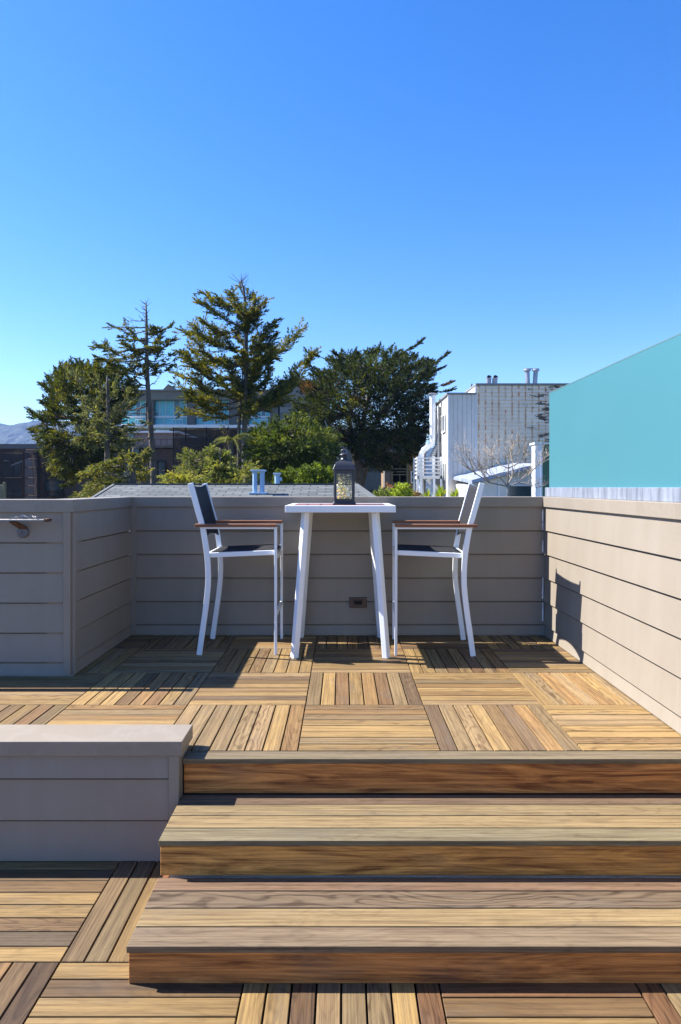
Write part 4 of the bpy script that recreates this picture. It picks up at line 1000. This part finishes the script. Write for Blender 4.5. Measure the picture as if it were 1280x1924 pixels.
# rounded pine on the left: pads
def pad_tree(name, label, Y, poly, trunks, trunk_r, npad, seed, cols, padL=(.5,1.0), leaf=.16, width=.05, dr=2.2, base_z=-1.2, tips=(), up=.35, n_per=60, plume=.28, wind=0, gaps=(), tint=(), barkm='bark', group=None, droop=0.0, flat=.6):
    r = random.Random(seed); cx = sum(p[0] for p in poly)/len(poly); cy = sum(p[1] for p in poly)/len(poly)
    def inside(x, y):
        c = False; j = len(poly)-1
        for i in range(len(poly)):
            xi, yi = poly[i]; xj, yj = poly[j]
            if (yi > y) != (yj > y) and x < (xj-xi)*(y-yi)/(yj-yi)+xi: c = not c
            j = i
        return c
    def edge(x, y):
        best = 1e9
        for i in range(len(poly)):
            a = Vector(poly[i]); b = Vector(poly[(i+1) % len(poly)]); q = Vector((x, y)); t = max(0, min(1, (q-a).dot(b-a)/max(1e-6, (b-a).length_squared))); best = min(best, (q-a.lerp(b, t)).length)
        return best
    b0 = Vector((P(trunks[0][0][0], 0, Y).x, Y, base_z)); t = thing(name, label, 'tree', b0, 0, group); m = MB(); L = Leaves(seed); forks = []
    for tr in trunks:
        pts = [P(x, y, Y) for x, y in tr]; pts = [Vector((pts[0].x*.5+b0.x*.5, Y, base_z))]+pts; n = len(pts)
        m.tube([p-b0 for p in pts], [trunk_r*(1.2 if i == 0 else 1)*(1-.8*i/(n-1))+.02 for i in range(n)], 9); forks += pts[2:] if n > 3 else pts[1:]
    xs = [p[0] for p in poly]; ys = [p[1] for p in poly]; made = 0; ctr = P(cx, cy, Y)
    ref = max(edge(cx, cy), 12)
    while made < npad:
        x, y = r.uniform(min(xs), max(xs)), r.uniform(min(ys), max(ys))
        if not inside(x, y): continue
        if any((x-g[0])**2/g[2]**2+(y-g[1])**2/g[3]**2 < 1 for g in gaps) and r.random() < .93: continue
        e = min(1, edge(x, y)/ref); dz = dr*math.sqrt(max(.02, 1-(1-e)**2)); off = dz*(r.choice((-1, 1))*r.random()**.45)
        p = P(x, y, Y+off); made += 1
        out = (p-ctr); out.y *= .7; out = out.normalized() if out.length > .01 else Vector((0,0,1))
        d = (out*(1-up)+Vector((wind, 0, up))+Vector((r.uniform(-1,1), r.uniform(-1,1), r.uniform(-.6,.6)))*.45).normalized(); l = r.uniform(*padL)
        col = cols[r.randrange(len(cols))]
        for tx, ty, rx, ry, tc in tint:
            if (x-tx)**2/rx**2+(y-ty)**2/ry**2 < 1 and r.random() < .8: col = tc
        L.spray(p-d*l*.5, d, l, n_per, leaf, width, plume*l, col, .28, flat, droop)
        if made % 4 == 0 and forks:
            f = min(forks, key=lambda q: (q-p).length+(4 if q.z > p.z else 0)); mid_ = f.lerp(p, .5)+Vector((r.uniform(-.2,.2), r.uniform(-.2,.2), -.12*(p-f).length))
            m.tube([f-b0, mid_-b0, p-b0], [.05,.03,.012], 5)
    for tx, ty, bx_, by_, cc in tips:
        a = P(bx_, by_, Y+r.uniform(-.5,.5)); b = P(tx, ty, Y+r.uniform(-.8,.8)); c = curve(a, b, 5, .06*(b-a).length); m.tube([p-b0 for p in c], [.04,.03,.022,.016,.010,.005], 5)
        for k in range(int(5+(b-a).length*7)):
            p, d = along(c, r.random()**.8); dd = (d+Vector((r.uniform(-1,1), r.uniform(-1,1), r.uniform(-.4,.5)))*.5).normalized(); L.spray(p, dd, r.uniform(.2,.42), 26, leaf, width, .08, cc, .25)
        L.spray(c[-2], c[-1]-c[-2], (c[-1]-c[-2]).length*1.15, 30, leaf, width, .06, cc)
    m.build('trunk', M[barkm], t, smooth=True); L.build('crown', M['leaf'], t)
    return t
poly1 = [Z1(*q) for q in ((230,630),(330,540),(500,515),(640,520),(760,560),(840,640),(930,720),(940,800),(860,900),(800,1000),(820,1150),(700,1300),(640,1400),(520,1420),(430,1480),(330,1440),(220,1400),(190,1250),(120,1120),(100,1040),(230,1000),(100,980),(70,920),(110,895),(180,930),(215,900),(160,830),(240,790),(165,720),(240,700),(220,650))]
PD = (.028,.042,.011); PM = (.052,.066,.015); PY = (.12,.12,.024)
pad_tree('round_pine', 'broad dark rounded pine at the left over the netted building', 31, poly1, [[Z1(680,1350), Z1(640,1150), Z1(520,980), Z1(400,850)], [Z1(680,1350), Z1(660,1050), Z1(600,850), Z1(560,650)], [Z1(600,1200), Z1(420,1180), Z1(250,1080)], [Z1(500,950), Z1(350,960), Z1(180,960)]], .20, 1150, 31, [PD, PM, PD, PM, PY], (.40,.75), .15, .036, 2.4, up=.30, n_per=62, plume=.24,
  gaps=[(*Z1(470,830),14,11), (*Z1(330,960),22,6), (*Z1(420,1030),16,5), (*Z1(560,900),10,12), (*Z1(240,1040),16,4)], tint=[(*Z1(240,1380),14,12,PY), (*Z1(380,1080),18,8,PY), (*Z1(410,1490),16,10,PY), (*Z1(700,680),22,14,(.11,.13,.035))],
  tips=[(*Z1(75,905),*Z1(180,960),PM), (*Z1(90,1070),*Z1(250,1050),PM), (*Z1(155,825),*Z1(260,860),PD), (*Z1(215,640),*Z1(300,680),PD), (*Z1(170,700),*Z1(260,760),PD), (*Z1(350,1500),*Z1(450,1480),PM)])
# pale feathery cedar in front of it
limbs = conv(Z1, [(680,1150,420,1000,.8),(690,1100,470,790,.9),(680,1000,430,590,.5),(690,950,560,800,.8),(690,980,470,940,1),(690,1120,440,1130,.9,-.05),(700,1140,540,1180,1),(700,1050,900,1050,.9,.05),(700,1080,950,1130,.7),(700,1000,860,760,.8),(700,900,900,830,.6),(700,850,760,640,.7),(690,900,620,640,.7),(700,1150,860,1180,.8),(700,1030,1000,1020,.3),(690,1050,560,1060,1.2),(700,930,820,930,1)])
limb_tree('feathery_cedar', 'pale grey green feathery conifer in front of the rounded pine', 25, [Z1(690,1450), Z1(690,1200), Z1(700,950), Z1(690,700), Z1(690,620)], .12, limbs, 13, [GG, (.13,.15,.07), (.10,.11,.06), (.15,.155,.08)], dens=1.2, extra=8, plume=.36, leaf=.11, width=.03, droop=.12, flat=.28)
limbs = conv(Z1, [(900,1400,480,1420,1.1,-.12),(900,1380,560,1360,1.1,-.08),(880,1430,460,1590,1.2,-.06),(900,1300,640,1330,1,-.06),(930,1280,1010,1210,1),(900,1330,1030,1250,1),(900,1280,800,1260,1),(900,1400,700,1480,1),(900,1450,620,1560,1),(900,1340,760,1380,1.2)])
limb_tree('low_cedar', 'low spreading green cedar boughs just left of the shingle roof', 21, [Z1(905,1650), Z1(900,1450), Z1(900,1250), Z1(900,1200)], .10, limbs, 17, [(.13,.145,.05), (.16,.165,.055), GM, (.20,.19,.06)], dens=1.25, extra=8, plume=.32, leaf=.11, width=.03, droop=.18)
# young cedars and shrubs behind the roof
limbs = conv(Z2, [(430,1500,340,1480),(430,1520,520,1560),(430,1580,350,1560),(430,1600,540,1640),(430,1640,330,1640),(430,1680,560,1720),(430,1700,330,1700),(430,1740,300,1760),(430,1740,600,1760),(430,1560,480,1520),(430,1620,400,1600),(430,1680,470,1650),(430,1760,380,1790),(430,1760,520,1790)])
limb_tree('young_cedar', 'small bright green pointed cedar left of the twin roof vent', 19, [Z2(430,1830), Z2(430,1700), Z2(430,1560), Z2(428,1470)], .05, limbs, 23, [(.17,.20,.07), (.21,.22,.08), (.12,.15,.05)], dens=2.2, extra=10, plume=.36, leaf=.085, width=.024, droop=.15, inner=.0)
def spread(name, label, Y, poly, seed, cols, npad, Lr=(.3,.55), leaf=.09, width=.028, dr=1.0, drp=.15, n_per=46, trunk=None, cat='tree', up=.2, plume=.3):
    o = pad_tree(name, label, Y, poly, [trunk or [(sum(p[0] for p in poly)/len(poly), max(p[1] for p in poly)), (sum(p[0] for p in poly)/len(poly), sum(p[1] for p in poly)/len(poly))]], .07, npad, seed, cols, Lr, leaf, width, dr, n_per=n_per, droop=drp, up=up, plume=plume)
    o['category'] = cat; return o
spread('spreading_juniper', 'yellow green juniper boughs above the left chair back', 18, [Z2(*q) for q in ((-60,1720),(20,1670),(140,1660),(250,1710),(320,1780),(300,1840),(-20,1850))], 41, [(.19,.21,.06), (.15,.17,.05), (.22,.22,.07)], 95, cat='shrub')
spread('weeping_juniper', 'grey green arching juniper in front of the scaffold netting', 22, [Z2(*q) for q in ((80,1540),(130,1480),(220,1500),(330,1520),(340,1600),(300,1700),(200,1680),(100,1680))], 42, [(.07,.09,.04), (.09,.11,.045), (.15,.16,.06)], 90, drp=.3, cat='shrub')
spread('green_thicket', 'dense mid green drooping conifer between the tallest and the dark tree', 25, [Z2(*q) for q in ((700,1330),(760,1260),(900,1230),(980,1200),(1100,1180),(1200,1200),(1300,1260),(1400,1330),(1450,1500),(1400,1640),(1200,1680),(900,1690),(720,1700),(660,1560),(680,1430))], 43, [(.038,.060,.018), (.065,.098,.026), (.05,.075,.02), (.115,.145,.034)], 430, (.45,.85), .14, .04, 1.6, .25, 56, trunk=[Z2(950,1800), Z2(960,1500), Z2(1000,1350)])
spread('roof_edge_cedar', 'small olive cedar boughs around the twin roof vent', 18.6, [Z2(*q) for q in ((540,1700),(600,1640),(720,1610),(760,1660),(700,1720),(660,1840),(520,1840))], 44, [(.13,.15,.05), (.10,.12,.04), (.17,.18,.06)], 60, cat='shrub')
def hedge(name, label, Y, px0, px1, py0, seed, cols, n=900, depth=.8):
    a = P(px0, py0, Y); b = P(px1, py0, Y); c0 = Vector(((a.x+b.x)/2, Y, -1.2)); t = thing(name, label, 'hedge' if 'hedge' in name else 'shrub', c0); L = Leaves(seed); r = random.Random(seed); m = MB()
    w = (b.x-a.x)/2; H = a.z+1.2
    for k in range(n):
        u = r.uniform(-1, 1); h = H*(1-.10*abs(u)**3+.03*math.sin(u*9+seed)); zz = h*(1-r.random()**1.7*.75); yy = Y+depth*r.uniform(-1, 1)*(1-.3*(zz/h)**4)
        d = (Vector((u*.4, (yy-Y)*.5, .6))+Vector((r.uniform(-1,1), r.uniform(-1,1), r.uniform(-.6,.8)))*.6).normalized(); p = Vector((c0.x+u*w, yy, zz-1.2))
        L.spray(p-d*.1, d, .20, 9, .07, .045, .07, cols[r.randrange(len(cols))], .3)
    for k in range(6): x = r.uniform(-.8,.8)*w; m.tube([(x,0,0),(x+.1,0,H*.5),(x-.05,0,H*.8)], [.05,.035,.01], 5)
    m.build('stem', M['bark'], t); L.build('foliage', M['leaf'], t)
hedge('clipped_hedge', 'sunlit rounded green hedge behind the shingle roof ridge', 20, 560, 628, 878, 51, [(.085,.13,.025), (.12,.17,.035), (.05,.075,.018)], 1500, 1.0)
hedge('laurel_hedge', 'darker hedge between the single vent and the rounded hedge', 21, 515, 572, 884, 52, [(.06,.09,.022), (.10,.14,.03)], 900, .8)
hedge('garden_shrub', 'pale green garden shrub at the foot of the ochre house', 23, 700, 738, 922, 53, [(.14,.18,.07), (.20,.24,.10), (.07,.10,.03)], 380, .5)
hedge('flowering_shrub', 'pinkish leafed shrub before the dark doorway shade', 25, 722, 738, 914, 54, [(.22,.11,.10), (.26,.15,.13)], 160, .3)
hedge('lime_shrub', 'bright lime green shrub beside the ochre house porch', 22, 738, 775, 913, 55, [(.22,.30,.04), (.30,.36,.06), (.12,.18,.03)], 420, .5)
hedge('reddish_shrub', 'small reddish shrub at the base of the white duct', 24, 770, 792, 926, 56, [(.25,.12,.10), (.16,.13,.07)], 160, .3)

# big dark monterey cypress
poly4 = [Z3(*q) for q in ((330,170),(420,140),(520,160),(620,110),(760,100),(850,130),(930,170),(1000,190),(1060,180),(1110,220),(1120,290),(1060,330),(1110,400),(1040,450),(1070,520),(1060,620),(1070,720),(1000,800),(960,860),(930,940),(850,960),(760,1010),(600,1000),(520,900),(430,800),(330,720),(260,780),(160,720),(60,560),(40,480),(120,430),(80,370),(180,330),(200,280),(280,290),(330,250),(300,200))]
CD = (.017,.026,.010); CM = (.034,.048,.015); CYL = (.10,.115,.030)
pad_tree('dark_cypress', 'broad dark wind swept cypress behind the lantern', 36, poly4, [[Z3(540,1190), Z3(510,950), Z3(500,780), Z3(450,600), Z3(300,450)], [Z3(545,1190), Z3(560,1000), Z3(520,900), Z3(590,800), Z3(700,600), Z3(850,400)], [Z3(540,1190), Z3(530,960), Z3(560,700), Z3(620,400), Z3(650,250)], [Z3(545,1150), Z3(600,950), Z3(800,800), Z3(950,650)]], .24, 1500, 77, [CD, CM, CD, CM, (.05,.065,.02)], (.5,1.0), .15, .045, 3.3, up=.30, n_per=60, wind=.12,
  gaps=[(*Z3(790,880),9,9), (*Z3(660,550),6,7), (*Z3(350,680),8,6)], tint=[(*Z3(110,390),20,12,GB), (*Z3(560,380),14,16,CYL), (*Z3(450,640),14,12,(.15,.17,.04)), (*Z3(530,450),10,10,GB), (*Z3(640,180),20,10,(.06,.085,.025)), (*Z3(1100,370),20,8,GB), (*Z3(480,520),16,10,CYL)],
  tips=[(*Z3(1010,40),*Z3(840,140),CM), (*Z3(1195,145),*Z3(1040,230),CM), (*Z3(1150,250),*Z3(1020,290),CD), (*Z3(1235,350),*Z3(1040,390),GB), (*Z3(1240,410),*Z3(1060,420),CM), (*Z3(220,150),*Z3(420,190),CM), (*Z3(350,125),*Z3(450,180),CM), (*Z3(155,215),*Z3(300,290),CD), (*Z3(200,270),*Z3(270,340),CD), (*Z3(60,370),*Z3(180,420),GB), (*Z3(30,500),*Z3(140,530),CM), (*Z3(690,90),*Z3(600,150),CM), (*Z3(960,150),*Z3(860,200),CD), (*Z3(525,125),*Z3(540,190),CM), (*Z3(930,950),*Z3(820,930),CD), (*Z3(1000,810),*Z3(900,840),CD)])
# pale crooked dead branches at its foot
def snag():
    Y = 27.5; b0 = Vector((P(640,0,Y).x, Y, -1.2)); t = thing('twisted_snag', 'pale crooked bare stem rising just behind the lantern top', 'tree', b0); m = MB()
    m.tube([(0,0,0)]+[P(*Z3(u,v),Y)-b0 for u, v in ((385,1190),(380,960),(375,900),(395,850),(415,800))], [.06,.05,.045,.04,.03,.012], 6)
    m.tube([P(*Z3(u,v),Y)-b0 for u, v in ((385,1150),(300,980),(235,920),(230,880),(290,820),(305,700),(280,640))], [.06,.05,.045,.04,.035,.03,.01], 6)
    m.build('branches', M['barkpale'], t, smooth=True)
snag()
# palm by the scaffold
def palm():
    Y = 24; c = P(*Z2(520,1400), Y); b0 = Vector((c.x, Y, -1.2)); t = thing('palm_tree', 'small palm with arching yellow green fronds beside the double trunk', 'tree', b0); m = MB(); m.tube([(0,0,0),(.05,0,1.2),c-b0], [.14,.12,.10], 9); m.build('trunk', M['bark'], t)
    r = random.Random(6); m = MB()
    for k in range(11):
        a = 2*math.pi*k/11+r.uniform(-.2,.2); L = r.uniform(.7,1.25); el = r.uniform(.1,.9); pts = []
        for q in range(9):
            u = q/8; pts.append(Vector((math.cos(a)*L*u, math.sin(a)*L*u*.8, L*(el*u-.9*u*u))))
        m.tube([c-b0+p for p in pts], [.018]*8+[.004], 4, (.16,.17,.05,0))
        for q in range(1, 9):
            for s in (-1, 1):
                for w in (0, .5):
                    p = c-b0+pts[q-1].lerp(pts[q], w); d = (pts[q]-pts[q-1]).normalized(); sd = Vector((-math.sin(a), math.cos(a), 0))*s; e = p+(d*.5+sd*.6+Vector((0,0,-.35))).normalized()*.30*(1.1-q/11); wv = d*.014
                    m.add([p-wv, p+wv, e], [(0,1,2)], (.13,.16,.035,0) if r.random() < .7 else (.22,.22,.05,0))
    m.build('fronds', M['leaf'], t)
palm()
# spiky plants beside the white building
def spiky(px, py, Y, n, L, label, seed):
    r = random.Random(seed); c = P(px, py, Y); b0 = Vector((c.x, Y, -1.2)); t = thing('spiky_plant', label, 'plant', b0, 0, 'spiky garden plants below the white building'); m = MB(); m.tube([(0,0,0),(0,0,c.z+1.2)], [.07,.05], 7); m.build('stem', M['bark'], t); m = MB()
    for k in range(n):
        a = r.uniform(0, 6.28); el = r.uniform(.05, 1.5); l = L*r.uniform(.7, 1.1); d = Vector((math.cos(a)*math.cos(el), math.sin(a)*math.cos(el), math.sin(el))); s = d.cross(Vector((0,0,1))); s = (s.normalized() if s.length > .01 else Vector((1,0,0)))*.028; p = c-b0; md_ = p+d*l*.5; e = p+d*l-Vector((0,0,.12*l*math.cos(el)))
        m.add([p-s*.5, p+s*.5, md_+s, md_-s, e], [(0,1,2,3),(3,2,4)], (.17+.1*r.random(), .24+.08*r.random(), .06, 0))
    m.build('leaf_blades', M['leaf'], t)
spiky(828, 936, 20, 60, .42, 'spiky rosette at the foot of the staircase', 1)
spiky(856, 937, 20.5, 50, .40, 'spiky rosette against the grey scuffed panel', 2)
spiky(803, 938, 21, 40, .36, 'spiky rosette left of the staircase posts', 3)

# bare tree
def bare():
    Y = 17; r = random.Random(12); b0 = Vector((P(958,0,Y).x, Y, -1.2)); t = thing('bare_tree', 'leafless pale twigged tree in front of the white building', 'tree', b0); m = MB()
    Z5 = lambda u, v: P(780+u/4.571, 660+v/4.571, Y)
    def grow(p, d, L, rad, depth):
        n = 4; pts = [p]; 
        for i in range(n):
            d = (d+Vector((r.uniform(-1,1), r.uniform(-1,1), r.uniform(-.4,.75)))*.20).normalized(); pts.append(pts[-1]+d*L/n)
        m.tube([q-b0 for q in pts], [max(.0022, rad*(1-.55*i/n)) for i in range(n+1)], 5)
        if depth > 0:
            for k in range(r.choice((3, 4))):
                q, dd = along(pts, r.uniform(.35, 1)); s = Vector((r.uniform(-1,1), r.uniform(-1,1), r.uniform(-.2,.9))); grow(q, (dd+s*.75).normalized(), L*r.uniform(.45,.7), rad*.5, depth-1)
    trunk = [Vector((b0.x, Y, -1.2)), Z5(800,1260), Z5(795,1160)]
    m.tube([q-b0 for q in trunk], [.05,.032,.026], 8)
    for path in (((795,1160),(800,1000),(805,870),(850,780)), ((795,1160),(640,1130),(520,1060),(440,1010),(390,960)), ((795,1160),(900,1130),(980,1060),(1060,1010)), ((800,1005),(740,970),(700,900),(700,830)), ((800,1005),(900,950),(940,870)), ((795,1160),(730,1080),(640,1070),(600,1040)), ((795,1150),(860,1080),(890,950),(885,800)), ((520,1060),(470,930),(400,845)), ((980,1060),(1080,960),(1140,900)), ((900,1130),(1000,1140),(1100,1180)), ((640,1130),(560,1040),(540,980))):
        base = r.uniform(-.35, .35); pts = [Z5(*q) for q in path]; 
        for i in range(1, len(pts)): pts[i] = pts[i]+Vector((0, base*i, 0))
        m.tube([q-b0 for q in pts], [.020-.015*i/(len(pts)-1) for i in range(len(pts))], 6)
        for k in range(15):
            q, dd = along(pts, r.uniform(.2, 1)); s = Vector((r.uniform(-1,1), r.uniform(-1,1), r.uniform(-.3,1))); grow(q, (dd*.7+s*.8).normalized(), r.uniform(.25,.5), .006, 1)
    m.build('branches', M['barkpale'], t, smooth=True)
bare()

# ------------------------------------------------------------------ haze over the bay
def haze():
    m = MB(); m.box(-7000, 7000, -3200, 12100, -26, 215)
    mt = N('air_haze'); mt.t.nodes.remove(mt.p); v = mt.n('VolumePrincipled'); v.inputs['Color'].default_value = (.22, .38, .74, 1); v.inputs['Density'].default_value = .00024; v.inputs['Anisotropy'].default_value = .1
    mt.l(v.outputs[0], mt.out.inputs['Volume'])
    o = m.build('haze', mt.mat); tag(o, kind='stuff')
USE_HAZE = True
if USE_HAZE: haze()
